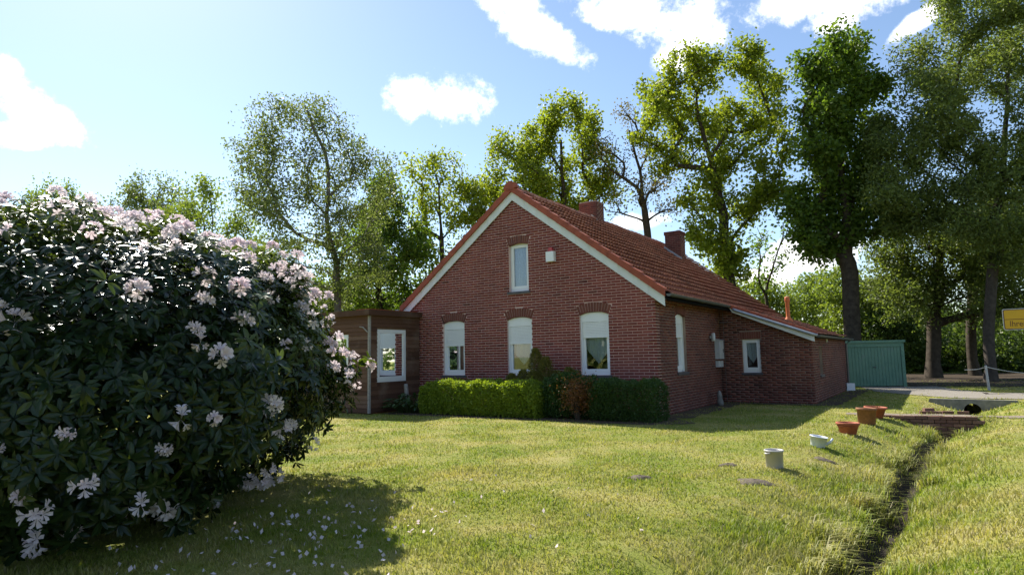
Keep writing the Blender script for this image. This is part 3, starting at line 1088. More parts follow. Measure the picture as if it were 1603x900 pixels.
# meter boxes and lamp on the side wall
mb = MB().box(.013, .17, 5.05, 5.52, 1.42, 2.02); mb.add([(.012, 5.03, 2.02), (.20, 5.03, 2.02), (.20, 5.54, 2.02), (.012, 5.54, 2.02), (.012, 5.03, 2.07), (.19, 5.03, 2.03), (.19, 5.54, 2.03), (.012, 5.54, 2.07)],
       [(0, 3, 2, 1), (4, 5, 6, 7), (0, 1, 5, 4), (1, 2, 6, 5), (2, 3, 7, 6), (3, 0, 4, 7)])
mbx = mb.build('meter_box', M['metal_box'], house); MB().box(.171, .183, 5.42, 5.45, 1.62, 1.74).build('latch', M['sill'], mbx)
mb = MB().box(.013, .11, 5.06, 5.20, 1.16, 1.36).box(.013, .14, 5.201, 5.50, 1.16, 1.36); mb.build('letter_box', M['metal_box'], house)
wl = MB().lathe([(.0, -.14), (.05, -.14), (.065, -.10), (.065, .10), (.05, .13), (0, .13)], 14); o = wl.build('wall_lamp', M['metal_box'], house, True); o.location = (.11, 4.62, 2.12)
mb = MB().box(.012, .06, 4.59, 4.65, 2.08, 2.16); mb.build('lamp_bracket', M['metal_box'], house)
mb = MB().tube([(.28, VE - .01, 2.62), (.28, VE - .16, 2.60)], .02, 6).tube([(.05, VE - .18, 2.60), (.5, VE - .18, 2.60)], .012, 6); mb.lathe([(.0, 0), (.001, 0)], 4)
mb.build('wall_bracket', M['sill'], house)
MB().box(UE + .012, UE + .06, 8.6, 8.68, 1.90, 2.02).build('eave_lamp', M['white_pvc'], house)

# a stone standing by the side wall
st = MB().lathe([(.0, .0), (.10, .01), (.11, .12), (.08, .22), (.085, .30), (.06, .40), (.03, .46), (0, .47)], 12, .15)
o = st.build('standing_stone', M['concrete'], None, True); o.location = hp(.32, 4.3); o.rotation_euler = (.05, -.1, .4)
tag(o, 'small pale upright stone at the foot of the shaded side wall', 'stone')

# ------------------------------------------------------------------ timber annexe
annex = thing('timber_annexe', 'flat-roofed weathered timber annexe beside the brick gable', 'annexe', (HO[0], HO[1], 0), -TH)
AU0, AU1, AV0, AV1, AZ = -12.3, -8.2, -2.23, -.03, 3.06
AW1 = (-9.90, -9.10, .93, 2.41)     # front window
AW2 = (-1.93, -.64, .93, 2.55)      # window towards the house
bh = .128


def boards(parent, mp, x0, x1, z0, z1, holes):
    k = 0
    z = z0
    while z < z1 - .02:
        zt = min(z + bh - .004, z1)
        iv = [(x0, x1)]
        for (a, b, c, d) in holes:
            if zt > c + .01 and z < d - .01:
                iv = subtract(iv, a, b)
        for a, b in iv:
            q = [(a, z), (b, z), (b, zt), (a, zt)]
            dz = [.030, .030, .012, .012]
            vs = [mp(np.array(x), np.array(zz), np.array(0.0)) for x, zz in q] + [mp(np.array(x), np.array(zz), np.array(d)) for (x, zz), d in zip(q, dz)]
            MB().add(vs, [(4, 5, 6, 7), (0, 1, 5, 4), (1, 2, 6, 5), (2, 3, 7, 6), (3, 0, 4, 7)]).build('board', M['board'], parent)
        z += bh; k += 1


def am1(x, z, d): return np.stack([x + d * 0, AV0 - d, z + d * 0], -1)
def am2(x, z, d): return np.stack([AU1 + d, x + d * 0, z + d * 0], -1)


def holed(mb, x0, x1, z0, z1, h, mp, t):
    for (a, b, c, d) in ((x0, h[0], z0, z1), (h[1], x1, z0, z1), (h[0], h[1], z0, h[2]), (h[0], h[1], h[3], z1)):
        slab(mb, a, b, c, d, -t, 0.0, mp)


aw = MB(); holed(aw, AU0, AU1, 0.02, AZ - .02, AW1, am1, .09); aw = aw.build('front_wall', M['board'], annex)
boards(aw, am1, AU0, AU1 + .02, .05, AZ - .02, [AW1])
bw = MB(); holed(bw, AV0 + .091, AV1, 0.02, AZ - .02, AW2, am2, .09); bw = bw.build('side_wall', M['board'], annex)
boards(bw, am2, AV0 + .03, AV1, .05, AZ - .02, [AW2])
lw = MB()
lh = (-1.9, -.4, .7, 2.5)  # unseen opening, added so that sun reaches the annexe interior
holed(lw, AV0 + .091, AV1, .02, AZ - .02, lh, lambda x, z, d: np.stack([AU0 - d, x + d * 0, z + d * 0], -1), -.09)
lw.build('left_wall', M['board'], annex)
rw = MB().box(AU0 + .1, AU1 - .1, AV1 - .08, AV1, .02, AZ - .02).build('rear_wall', M['interior_wood'], annex)
for (a, b) in ((-9.55, -8.95), (-10.9, -10.2)):
    mb = MB(); ring(mb, a, b, .10, 2.15, .07, .0, .03, lambda x, z, d: np.stack([x + d * 0, AV1 - .081 - d, z + d * 0], -1)); dj = mb.build('inner_door', M['white_pvc'], rw)
    MB().box(a + .071, b - .071, AV1 - .10, AV1 - .082, .17, 2.08).build('door_panel', M['interior_wall'], dj)
MB().box(AU0, AU1, AV0 + .1, AV1, 0.005, .06).build('floor', M['interior_wood'], annex)
rf = MB().box(AU0 - .14, AU1 + .12, AV0 - .14, AV1, AZ, AZ + .05).build('roof', M['dark_void'], annex)
MB().box(AU0 - .15, AU1 + .14, AV0 - .165, AV0 - .141, AZ - .10, AZ + .07).build('fascia', M['board'], rf)
MB().box(AU1 + .121, AU1 + .145, AV0 - .14, AV1, AZ - .10, AZ + .068).build('fascia', M['board'], rf)
MB().box(AU1 - .4, AU1 + .15, AV0 - .17, AV1, AZ + .071, AZ + .085).build('roof_edge', M['verge_tile'], rf)
MB().box(AU1 - .04, AU1 + .034, AV0 - .034, AV0 + .03, .03, AZ - .11).build('corner_post', M['timber_end'], annex)
MB().tube([(AU1 - .02, AV0 - .06, 2.45), (AU1 - .18, AV0 - .10, 2.60), (AU1 - .34, AV0 - .08, 2.62)], .018, 6).build('bracket', M['timber_end'], annex)
make_window(AW1, am1, 0, None, 'white framed window in the boarded front', .02, False, annex)
make_window(AW2, am2, 0, None, 'large white framed window facing the house', .01, False, annex)
make_window(lh, lambda x, z, d: np.stack([AU0 - d, x + d * 0, z + d * 0], -1), 0, None, None, .01, False, annex)  # unseen window filling the opening added for sun
MB().tube([(-9.3, -.3, 1.0), (-10.4, -.3, 2.5)], .06, 6).build('brace', M['interior_wood'], annex)
t = MB().box(-10.6, -9.0, -1.6, -.7, .86, .92)
for a in (-10.5, -9.1):
    for b in (-1.5, -.8):
        t.box(a - .03, a + .03, b - .03, b + .03, .06, .86)
tag(t.build('table', M['interior_wood']), 'red brown wooden table inside the timber annexe', 'table')
bpy.data.objects['table'].location = (HO[0], HO[1], 0); bpy.data.objects['table'].rotation_euler = (0, 0, -TH)

# ------------------------------------------------------------------ foliage builders
def frames(n, r, normal=None, spread=1.0):
    """random leaf directions: d along the leaf, s across"""
    d = r.normal(size=(n, 3))
    if normal is not None:
        d = d * spread + normal
    d /= np.linalg.norm(d, axis=1)[:, None] + 1e-9
    a = r.normal(size=(n, 3))
    s = np.cross(d, a); s /= np.linalg.norm(s, axis=1)[:, None] + 1e-9
    return d, s


def leaves_mesh(name, cen, L, W, r, normal=None, spread=1.0, fold=True):
    n = len(cen)
    d, s = frames(n, r, normal, spread)
    up = np.cross(s, d)
    L = (L * r.uniform(.65, 1.3, n))[:, None]; W = (W * r.uniform(.7, 1.25, n))[:, None]
    p0 = cen; p1 = cen + d * L * .5 + s * W * .5 + up * W * .12; p2 = cen + d * L; p3 = cen + d * L * .5 - s * W * .5 + up * W * .12
    V = np.stack([p0, p1, p2, p3], 1).reshape(-1, 3)
    b = (np.arange(n) * 4)[:, None]
    F = np.concatenate([b + np.array([0, 1, 2]), b + np.array([0, 2, 3])], 1).reshape(-1, 3) if fold else b + np.arange(4)
    return mesh_np(name, V, F)


def grow_tree(name, label, trunk, lobes, dist, bark, leaf, seed, group=None, tr=.28, att=1.0, nleaf=110, L=.23, W=.16, cl=.44, droop=0.0, depth=.8, twigs=True, base_z=-.05, minr=.009):
    """trunk: pixel path of the photograph from the ground up; lobes: (px, py, radius px). All at a real distance in metres."""
    r = np.random.default_rng(seed)
    sc = dist / FPX
    P = [at(x, y, dist) for x, y in trunk]
    P[0] = np.array([P[0][0], P[0][1], base_z])
    # trunk nodes
    nodes = []; par = []
    for a, b in zip(P[:-1], P[1:]):
        n = max(3, int(np.linalg.norm(b - a) / .7))
        for k in range(n):
            nodes.append(a + (b - a) * k / n + (r.normal(size=3) * .05 if k else 0)); par.append(len(nodes) - 2)
    nodes.append(P[-1]); par.append(len(nodes) - 2)
    par[0] = -1
    ntrunk = len(nodes)
    # attractors inside the lobes
    A = []; R = []
    for (x, y, rp) in lobes:
        c = at(x, y, dist); rad = rp * sc
        c = c + np.array([0, r.uniform(-1, 1) * rad * 1.6 * depth, 0])
        m = max(4, int(att * 9.0 * rad ** 2 * .8 + 3))
        q = r.normal(size=(m, 3)); q /= np.linalg.norm(q, axis=1)[:, None]
        q *= (r.uniform(.15, 1, m) ** .45)[:, None] * rad * np.array([1, 1.1, .95])
        A.append(c + q)
    A = np.concatenate(A)
    first = max(2, int(ntrunk * .35))
    o0 = nodes[int(ntrunk * .55)]
    A = A[np.argsort(np.linalg.norm(A - o0, axis=1))]
    buf = np.zeros((ntrunk + len(A) * 14 + 10, 3)); buf[:ntrunk] = nodes; cnt = ntrunk
    tips = []
    for a in A:
        c = buf[first:cnt]
        dv = a - c
        dd = np.linalg.norm(dv, axis=1) + np.maximum(0, c[:, 2] - a[2] + .2) * 1.2
        j = int(np.argmin(dd)) + first
        p = buf[j]; ln = np.linalg.norm(a - p)
        n = int(min(7, max(1, ln / .55)))
        bend = r.normal(size=3) * ln * .05 + np.array([0, 0, -ln * .06])
        prev = j
        for k in range(1, n + 1):
            t = k / n
            buf[cnt] = p + (a - p) * t + bend * math.sin(math.pi * t) + r.normal(size=3) * .03
            par.append(prev); prev = cnt; cnt += 1
        tips.append(prev)
    N = buf[:cnt]; par = np.array(par)
    for _ in range(4):                                   # ease the kinks out of the limbs
        acc = np.zeros_like(N); k = np.zeros(cnt); np.add.at(acc, par[1:], N[1:]); np.add.at(k, par[1:], 1)
        kid = np.where(k[:, None] > 0, acc / np.maximum(k, 1)[:, None], N)
        new = N * .5 + N[par] * .25 + kid * .25
        fix = k == 0; fix[:2] = True
        N = np.where(fix[:, None], N, new)
    # pipe model radii
    w = np.zeros(cnt)
    for t in tips: w[t] += 1
    for i in range(cnt - 1, 0, -1):
        w[par[i]] += w[i] + 0
    rad = tr * (w / max(w[0], 1)) ** .58
    rad = np.maximum(rad, minr)
    zrel = np.arange(ntrunk) / ntrunk
    rad[:ntrunk] = np.maximum(rad[:ntrunk], tr * (1 - .75 * zrel)) * 1.0
    rad[0] *= 1.45
    i = np.arange(1, cnt); a = N[par[i]]; b = N[i]
    ra = np.minimum(rad[par[i]], rad[i] * 1.6); rb = rad[i]
    if not twigs:
        k = rb > minr * 1.2; a, b, ra, rb = a[k], b[k], ra[k], rb[k]
    d = b - a; ln = np.linalg.norm(d, axis=1)[:, None] + 1e-9; d = d / ln
    ref = np.where(np.abs(d[:, 2:3]) < .9, np.array([[0, 0, 1.0]]), np.array([[1.0, 0, 0]]))
    s = np.cross(d, ref); s /= np.linalg.norm(s, axis=1)[:, None]; t2 = np.cross(d, s)
    K = 5; V = []
    for q, rr in ((a - d * ra[:, None] * .3, ra), (b + d * rb[:, None] * .3, rb)):
        for k in range(K):
            th = 2 * math.pi * k / K
            V.append(q + (s * math.cos(th) + t2 * math.sin(th)) * rr[:, None])
    V = np.stack(V, 1).reshape(-1, 3)
    base = (np.arange(len(a)) * 2 * K)[:, None, None]
    F = (np.array([(k, (k + 1) % K, K + (k + 1) % K, K + k) for k in range(K)])[None] + base).reshape(-1, 4)
    # leaves round the tips and along the last twigs
    tp = N[np.array(tips)]
    tpp = N[par[np.array(tips)]]
    cen = np.repeat(tp, nleaf, 0) + (np.repeat(tpp - tp, nleaf, 0)) * r.uniform(0, .8, (len(tp) * nleaf, 1))
    g = np.clip(r.normal(size=cen.shape), -1.7, 1.7) * cl * r.uniform(.45, 1.15, (len(tp), 1)).repeat(nleaf, 0)
    if droop:
        g[:, 2] = -np.abs(g[:, 2]) * (1 + droop) + .1
    cen = cen + g
    keep = r.uniform(size=len(cen)) < np.repeat(r.uniform(.35, 1.0, len(tp)), nleaf)
    cen = cen[keep]
    cen = cen[cen[:, 2] > .3]
    root = thing(name, label, 'tree', tuple(P[0]), 0, group)
    org = P[0]
    to = new_obj('trunk', mesh_np('trunk', V - org, F, True), bark, root)
    nrm = np.array([0, 0, -.7 * droop]) if droop else None
    co = new_obj('crown', leaves_mesh('crown', cen - org, L, W, r, nrm, 1.0), leaf, root)
    return root


def bush_cloud(name, label, cat, cen, n, L, W, mat, seed, group=None, stems=5, stem_mat=None, base=None, normal=None):
    r = np.random.default_rng(seed)
    base = np.array(base if base is not None else (cen[:, 0].mean(), cen[:, 1].mean(), 0.0))
    root = thing(name, label, cat, tuple(base), 0, group)
    new_obj('foliage', leaves_mesh('foliage', cen - base, L, W, r, normal), mat, root)
    mb = MB()
    for k in range(stems):
        t = cen[r.integers(len(cen))] - base
        mb.tube([(t[0] * .25, t[1] * .25, -.05), (t[0] * .5, t[1] * .5, max(t[2], .3) * .5), tuple(t)], [.05, .035, .01], 5)
    mb.build('stems', stem_mat or M['bark'], root)
    return root


# ------------------------------------------------------------------ trees
G_BACK = 'tall trees behind the house'
grow_tree('birch_tree', 'tall grey-green birch with drooping twigs behind the timber annexe', [(532, 560), (527, 450), (520, 380), (515, 300), (503, 215), (470, 160)],
          [(468, 165, 38), (430, 178, 34), (400, 215, 40), (378, 250, 30), (500, 185, 45), (545, 215, 42), (585, 245, 30), (450, 250, 55), (520, 270, 60), (575, 300, 45),
           (410, 310, 45), (470, 340, 60), (540, 360, 60), (430, 390, 50), (500, 430, 65), (580, 400, 45), (450, 460, 50)], 32, M['bark_birch'], M['leaf_birch'], 11, G_BACK,
          tr=.20, att=1.5, nleaf=95, L=.15, W=.095, cl=.42, droop=.5)
grow_tree('broadleaf_tree', 'dense green tree filling the gap right of the birch', [(598, 560), (592, 450), (588, 370), (590, 300)],
          [(590, 290, 30), (615, 330, 45), (570, 350, 45), (645, 370, 36), (590, 410, 60), (650, 430, 42), (620, 470, 50), (550, 460, 50), (500, 480, 45), (665, 400, 24)], 39, M['bark'], M['leaf_dark'], 12, G_BACK, tr=.26, att=1.2)
grow_tree('slender_tree', 'slender half-bare tree rising beside the left roof slope', [(682, 540), (690, 430), (692, 350), (682, 270)],
          [(655, 268, 28), (690, 255, 30), (718, 290, 26), (675, 310, 36), (720, 345, 26), (655, 345, 26), (722, 400, 26), (665, 400, 26)], 42, M['bark'], M['leaf_oak'], 13, G_BACK, tr=.19, att=1.5, nleaf=46, cl=.5)
grow_tree('oak_tree', 'yellow-green oak showing above the left end of the ridge', [(888, 560), (886, 380), (882, 300), (878, 220)],
          [(880, 190, 36), (845, 212, 36), (918, 200, 36), (800, 245, 38), (855, 255, 44), (925, 250, 42), (770, 285, 34), (745, 305, 26), (830, 300, 42), (900, 305, 42), (950, 290, 30), (742, 345, 26), (790, 330, 36)],
          42, M['bark'], M['leaf_oak'], 14, G_BACK, tr=.3, att=1.3, nleaf=105)
grow_tree('bare_tree', 'nearly bare tree with thin brownish leaves between two oaks', [(1022, 560), (1018, 400), (1005, 300), (985, 205)],
          [(980, 190, 26), (955, 215, 26), (1005, 225, 30), (1040, 280, 30), (968, 262, 28), (1012, 300, 36), (1050, 335, 24), (960, 320, 22), (940, 240, 18)], 40, M['bark'], M['leaf_brown'], 15, G_BACK, tr=.24, att=1.9, nleaf=22, cl=.45, L=.16, W=.11)
grow_tree('oak_tree', 'largest yellow-green oak, spreading behind the far chimney', [(1143, 560), (1141, 440), (1134, 340), (1112, 250), (1085, 160)],
          [(1065, 122, 38), (1028, 148, 34), (1102, 112, 36), (1160, 110, 36), (1200, 116, 32), (1012, 185, 28), (1078, 178, 48), (1150, 175, 48), (1212, 175, 36), (1050, 235, 38), (1125, 245, 48), (1200, 245, 42),
           (1095, 305, 40), (1165, 315, 42), (1128, 385, 42), (1085, 360, 26), (1212, 310, 30), (1150, 420, 34), (1000, 215, 18)], 38, M['bark'], M['leaf_oak'], 16, G_BACK, tr=.36, att=1.35, nleaf=105, cl=.42)
grow_tree('oak_tree', 'dark dense oak with a forked trunk behind the wing roof', [(1336, 575), (1333, 440), (1328, 400), (1318, 300), (1310, 190)],
          [(1308, 84, 30), (1345, 72, 24), (1268, 118, 34), (1320, 138, 46), (1366, 140, 30), (1280, 188, 46), (1350, 205, 46), (1258, 248, 36), (1318, 275, 50), (1376, 270, 36), (1270, 318, 42), (1350, 335, 50),
           (1300, 368, 42), (1388, 350, 32), (1262, 372, 24)], 33, M['bark'], M['leaf_dark'], 17, G_BACK, tr=.42, att=2.2, nleaf=115, cl=.40)
grow_tree('willow_tree', 'tall fine-leaved willow towering at the roadside right of the garage', [(1552, 602), (1546, 500), (1556, 380), (1570, 240), (1585, 80)],
          [(1500, 35, 46), (1560, 15, 50), (1452, 80, 42), (1530, 100, 55), (1600, 80, 60), (1440, 150, 45), (1408, 190, 36), (1500, 180, 55), (1585, 185, 60), (1400, 255, 40), (1460, 260, 52), (1540, 275, 55),
           (1610, 290, 50), (1422, 330, 42), (1500, 345, 52), (1575, 380, 50), (1640, 150, 60), (1650, 40, 60), (1560, -40, 60), (1640, 250, 60), (1480, -10, 36), (1380, 300, 34), (1440, 210, 40), (1520, 230, 45), (1590, 240, 45), (1470, 310, 45), (1550, 330, 50), (1630, 350, 50), (1390, 220, 28)], 30, M['bark_grey'], M['leaf_willow'], 18, G_BACK, tr=.24, att=2.2, nleaf=130, L=.20, W=.085, cl=.44, droop=.15)
grow_tree('shade_tree', 'thick dark trunk with low twiggy boughs right of the garage', [(1462, 592), (1463, 500), (1472, 420), (1478, 330)],
          [(1430, 395, 40), (1482, 410, 46), (1395, 430, 40), (1535, 420, 45), (1590, 430, 40), (1445, 465, 36), (1510, 475, 40), (1590, 490, 42), (1400, 380, 34), (1560, 470, 36), (1440, 360, 40), (1500, 370, 40), (1560, 380, 40), (1610, 390, 40), (1380, 470, 34), (1470, 440, 40), (1550, 440, 36), (1630, 450, 40), (1420, 440, 36)], 35, M['bark'], M['leaf_willow'], 19, G_BACK, tr=.36, att=2.4, nleaf=75, L=.19, W=.10, cl=.46)
grow_tree('shade_tree', 'leaning dark trunk between the willow and the thick trunk', [(1528, 594), (1517, 520), (1526, 430), (1535, 330)],
          [(1560, 330, 36), (1515, 320, 36), (1530, 380, 40), (1580, 350, 34), (1490, 380, 34)], 37, M['bark'], M['leaf_willow'], 20, G_BACK, tr=.27, att=1.6, nleaf=90, L=.19, W=.10)
grow_tree('sapling', 'thin open sapling against the sky beside the clay vent pipe', [(1200, 560), (1203, 460), (1215, 400), (1226, 350)],
          [(1195, 370, 22), (1232, 355, 20), (1180, 395, 20), (1240, 395, 22), (1210, 425, 22), (1175, 430, 18)], 41, M['bark'], M['leaf_dark'], 21, G_BACK, tr=.11, att=2.6, nleaf=9, cl=.35, minr=.016)
# far trees on the left
G_FAR = 'distant trees along the left horizon'
for k, (lab, tk, lb, dist, mt) in enumerate((
        ('rounded far tree at the horizon beyond the rhododendron top', [(60, 560), (62, 400), (65, 330)], [(40, 322, 34), (75, 302, 28), (100, 325, 30), (20, 345, 34), (70, 350, 40), (110, 360, 34)], 70, 'leaf_far'),
        ('paler leafy tree seen above the tallest white flowers', [(228, 560), (226, 400), (225, 320)], [(215, 292, 24), (250, 300, 24), (195, 312, 22), (235, 335, 36), (180, 345, 28), (265, 350, 28)], 74, 'leaf_birch'),
        ('broad bright tree between the white flowers and the birch', [(318, 560), (318, 420), (318, 350)], [(292, 325, 30), (330, 315, 28), (360, 345, 28), (318, 360, 44), (270, 365, 34), (365, 385, 34), (300, 400, 44)], 62, 'leaf_far'),
        ('lower tree left of the birch, half behind its twigs', [(415, 560), (415, 470), (418, 420)], [(400, 400, 32), (430, 420, 34), (390, 440, 36), (440, 460, 36), (410, 470, 40), (470, 480, 30)], 58, 'leaf_far'),
        ('dark far tree past the edge of the rhododendron', [(-60, 560), (-60, 420), (-58, 350)], [(-70, 330, 40), (-30, 345, 36), (-100, 350, 40), (-50, 380, 50)], 68, 'leaf_far'),
        ('bushy tree closing the view between birch and brick gable', [(560, 560), (562, 500), (565, 470)], [(540, 470, 36), (580, 475, 36), (610, 490, 34), (510, 485, 34), (650, 485, 34), (560, 500, 40)], 55, 'leaf_under'))):
    grow_tree('broadleaf_tree', lab, tk, lb, dist, M['bark'], M[mt], 30 + k, G_FAR, tr=.26, att=.55, nleaf=80, L=.30, W=.22, cl=.75)
# underwood behind the wing and the garage
G_UND = 'underwood at the edge of the trees'
und = [('bright bush just left of the clay vent pipe, behind the wing roof', [(1185, 465, 30), (1215, 480, 36), (1200, 500, 40)], 50, 'leaf_far'),
       ('rounded bush directly behind the clay vent pipe', [(1255, 470, 36), (1285, 455, 34), (1270, 500, 40)], 52, 'leaf_far'),
       ('green undergrowth around the forked oak trunk', [(1315, 450, 34), (1345, 480, 36), (1320, 510, 40), (1370, 470, 36)], 46, 'leaf_far'),
       ('undergrowth rising behind the green garage', [(1400, 490, 40), (1370, 520, 36), (1430, 520, 40), (1390, 550, 40)], 44, 'leaf_under'),
       ('dark undergrowth between the thick trunk and the leaning trunk', [(1490, 520, 44), (1470, 560, 40), (1510, 570, 40), (1440, 570, 34)], 46, 'leaf_under'),
       ('dark undergrowth behind the rope post', [(1560, 530, 46), (1600, 560, 46), (1550, 575, 36), (1640, 530, 50)], 42, 'leaf_under')]
for k, (lab, lbs, dist, mt) in enumerate(und):
    r = np.random.default_rng(60 + k); cs = []
    for x, y, rp in lbs:
        c = at(x, y, dist); rad = rp * dist / FPX
        q = r.normal(size=(2300, 3)); q /= np.linalg.norm(q, axis=1)[:, None]
        cs.append(c + q * (r.uniform(.2, 1, 2300) ** .4)[:, None] * rad * np.array([1, 1.3, 1]) * (1 + .22 * np.sin(q[:, :1] * 5 + q[:, 2:] * 7)))
        c2 = np.array([c[0], c[1], c[2] * .45]); q2 = r.normal(size=(1200, 3))
        cs.append(c2 + q2 * np.array([rad * .5, rad * .5, c[2] * .22]))
    cs = np.concatenate(cs); cs = cs[cs[:, 2] > .05]
    bush_cloud('bush', lab, 'bush', cs, 0, .22, .15, M[mt], 70 + k, G_UND)
# far wood closing the horizon
r = np.random.default_rng(90)
n = 80000
ang = r.uniform(-1.75, 1.75, n); dist_ = r.uniform(95, 125, n)
hmax = 5.5 + 2.5 * np.sin(ang * 23) + 1.8 * np.sin(ang * 57 + 1) + 1.0 * np.sin(ang * 131)
cw = np.stack([np.sin(ang) * dist_, np.cos(ang) * dist_, hmax * r.uniform(0, 1, n) ** .8], 1)
fw = new_obj('distant_wood', leaves_mesh('distant_wood', cw, .9, .7, r), M['leaf_under']); fw['kind'] = 'stuff'
tag(fw, 'dark distant wood along the horizon behind everything', 'wood')

n = 26000  # unseen trees behind the camera, added to darken the window reflections
ang = r.uniform(1.7, 2 * math.pi - 1.7, n); dist_ = r.uniform(38, 50, n)
hmax = 8.5 + 2.5 * np.sin(ang * 9) + 1.5 * np.sin(ang * 31)
cw = np.stack([np.sin(ang) * dist_, np.cos(ang) * dist_, hmax * r.uniform(0, 1, n) ** .8], 1)
fw = new_obj('unseen_wood', leaves_mesh('unseen_wood', cw, .8, .6, r), M['leaf_under']); fw['kind'] = 'stuff'
tag(fw, 'unseen wood behind the viewpoint, added to darken the window reflections', 'wood')
# fallen leaves under the trees on the right; tree shade put into their colour
M['shade_litter'] = plain('leaf_litter_shade', (.05, .037, .025), .95, .1, .5, 6, .8)
sheet_strip('woodland_floor', np.array([(17.6, 31.5), (20, 29.6), (24, 28.0), (30, 26.5), (44, 24)]), 5.5, M['shade_litter'], .02, .5, jitter=.5)
sheet_strip('woodland_ground', np.array([(12, 40), (24, 36.5), (34, 34), (52, 30)]), 10, M['shade_litter'], .024, .5, jitter=.5)

# ------------------------------------------------------------------ hedges and plants by the house
def hedge_points(u0, u1, va, vb, h, n, seed, lump=.10):
    """points over the clipped faces of a hedge between house coordinates"""
    r = np.random.default_rng(seed)
    face = r.choice(5, n, p=[.30, .40, .12, .09, .09])
    t = r.uniform(0, 1, n); s = r.uniform(0, 1, n)
    U = u0 + (u1 - u0) * t; Vv = va + (vb - va) * s; Z = h * s
    U = np.where(face == 3, u0, np.where(face == 4, u1, U))
    Vv = np.where(face == 1, va, np.where(face == 2, vb, np.where(face >= 3, va + (vb - va) * t, Vv)))
    Z = np.where(face == 0, h, np.where(face >= 1, h * s, Z))
    # round the edges, sink a share of leaves inside, and let the surface billow
    cu, cv, cz = (u0 + u1) / 2, (va + vb) / 2, h * .5
    k = 1 - r.exponential(.055, n)
    e = ((np.abs((Z - cz) / (h / 2)) ** 4 + np.abs((Vv - cv) / ((vb - va) / 2)) ** 4) ** .25)
    e = np.maximum(e, 1.0)
    Vv = cv + (Vv - cv) / e ** .75 * k; Z = cz + (Z - cz) / e ** .55 * k
    ends = np.clip((np.minimum(U - u0, u1 - U)) / .3, 0, 1); Z = Z * (1 - .12 * (1 - ends) ** 2)
    b = lump * (np.sin(U * 5.1) * .35 + np.sin(U * 11.3 + Z * 6) * .3 + np.sin(U * 23 + Z * 17 + Vv * 9) * .2)
    Z = Z + b * (Z / h); Vv = Vv + b * np.sign(Vv - cv) * .6
    P = HO[None] + U[:, None] * UX[None] + Vv[:, None] * VX[None]
    P = np.concatenate([P, np.maximum(Z, .02)[:, None]], 1) + r.normal(size=(n, 3)) * .022
    return P


bush_cloud('clipped_hedge', 'yellow-green clipped hedge under the shuttered windows, leaves coloured brighter for sun', 'hedge', hedge_points(-6.75, -2.75, -1.62, -.75, .93, 30000, 1), 0, .058, .042, M['leaf_hedge_sun'], 1, None, 14)
bush_cloud('clipped_hedge', 'green clipped box hedge at the shaded house corner, leaves coloured darker for shade', 'hedge', hedge_points(-1.25, .42, -1.45, -.45, .96, 22000, 2), 0, .042, .03, M['leaf_box_shade'], 2, None, 8)
bush_cloud('box_bush', 'looser bush under the widest shuttered window, leaves coloured darker for shade', 'bush', hedge_points(-2.85, -1.15, -1.30, -.35, 1.06, 15000, 3, .2), 0, .055, .04, M['leaf_box_shade'], 3, None, 8)
r = np.random.default_rng(5)
q = r.normal(size=(2600, 3)) * np.array([.22, .16, .22]); c = np.array(hp(-1.55, -1.42, .62))
bush_cloud('heather_bush', 'rust-brown dying patch of shrub among the dark hedge', 'bush', (c + q)[(c + q)[:, 2] > .05], 0, .05, .03, M['leaf_rust'], 4, None, 4)
# yellowish evergreen with ragged upright sprays
pts = []
r = np.random.default_rng(6)
for (uu, vv, hh, rad) in ((-3.35, -.55, 1.82, .32), (-3.0, -.6, 1.58, .36), (-3.75, -.6, 1.22, .36), (-2.65, -.6, 1.20, .32), (-4.15, -.6, 1.12, .30), (-2.3, -.55, 1.28, .26), (-4.6, -.6, .98, .26), (-3.3, -.8, 1.2, .4)):
    m = 2600; t = r.uniform(0, 1, m) ** .6
    a = r.uniform(0, 6.28, m); w = rad * (1 - t) ** .6 * r.uniform(.3, 1.1, m) + .03
    U = uu + w * np.cos(a) + .05 * np.sin(t * 9 + a); Vv = vv + w * np.sin(a) * .8; Z = hh * t + .1 * r.normal(size=m) * (1 - t)
    pts.append(np.concatenate([HO[None] + U[:, None] * UX + Vv[:, None] * VX, np.maximum(Z, .05)[:, None]], 1))
bush_cloud('evergreen_shrub', 'ragged yellow-brown evergreen rising between two shuttered windows', 'shrub', np.concatenate(pts), 0, .075, .022, M['leaf_juniper'], 6, None, 7, normal=np.array([0, 0, .9]))


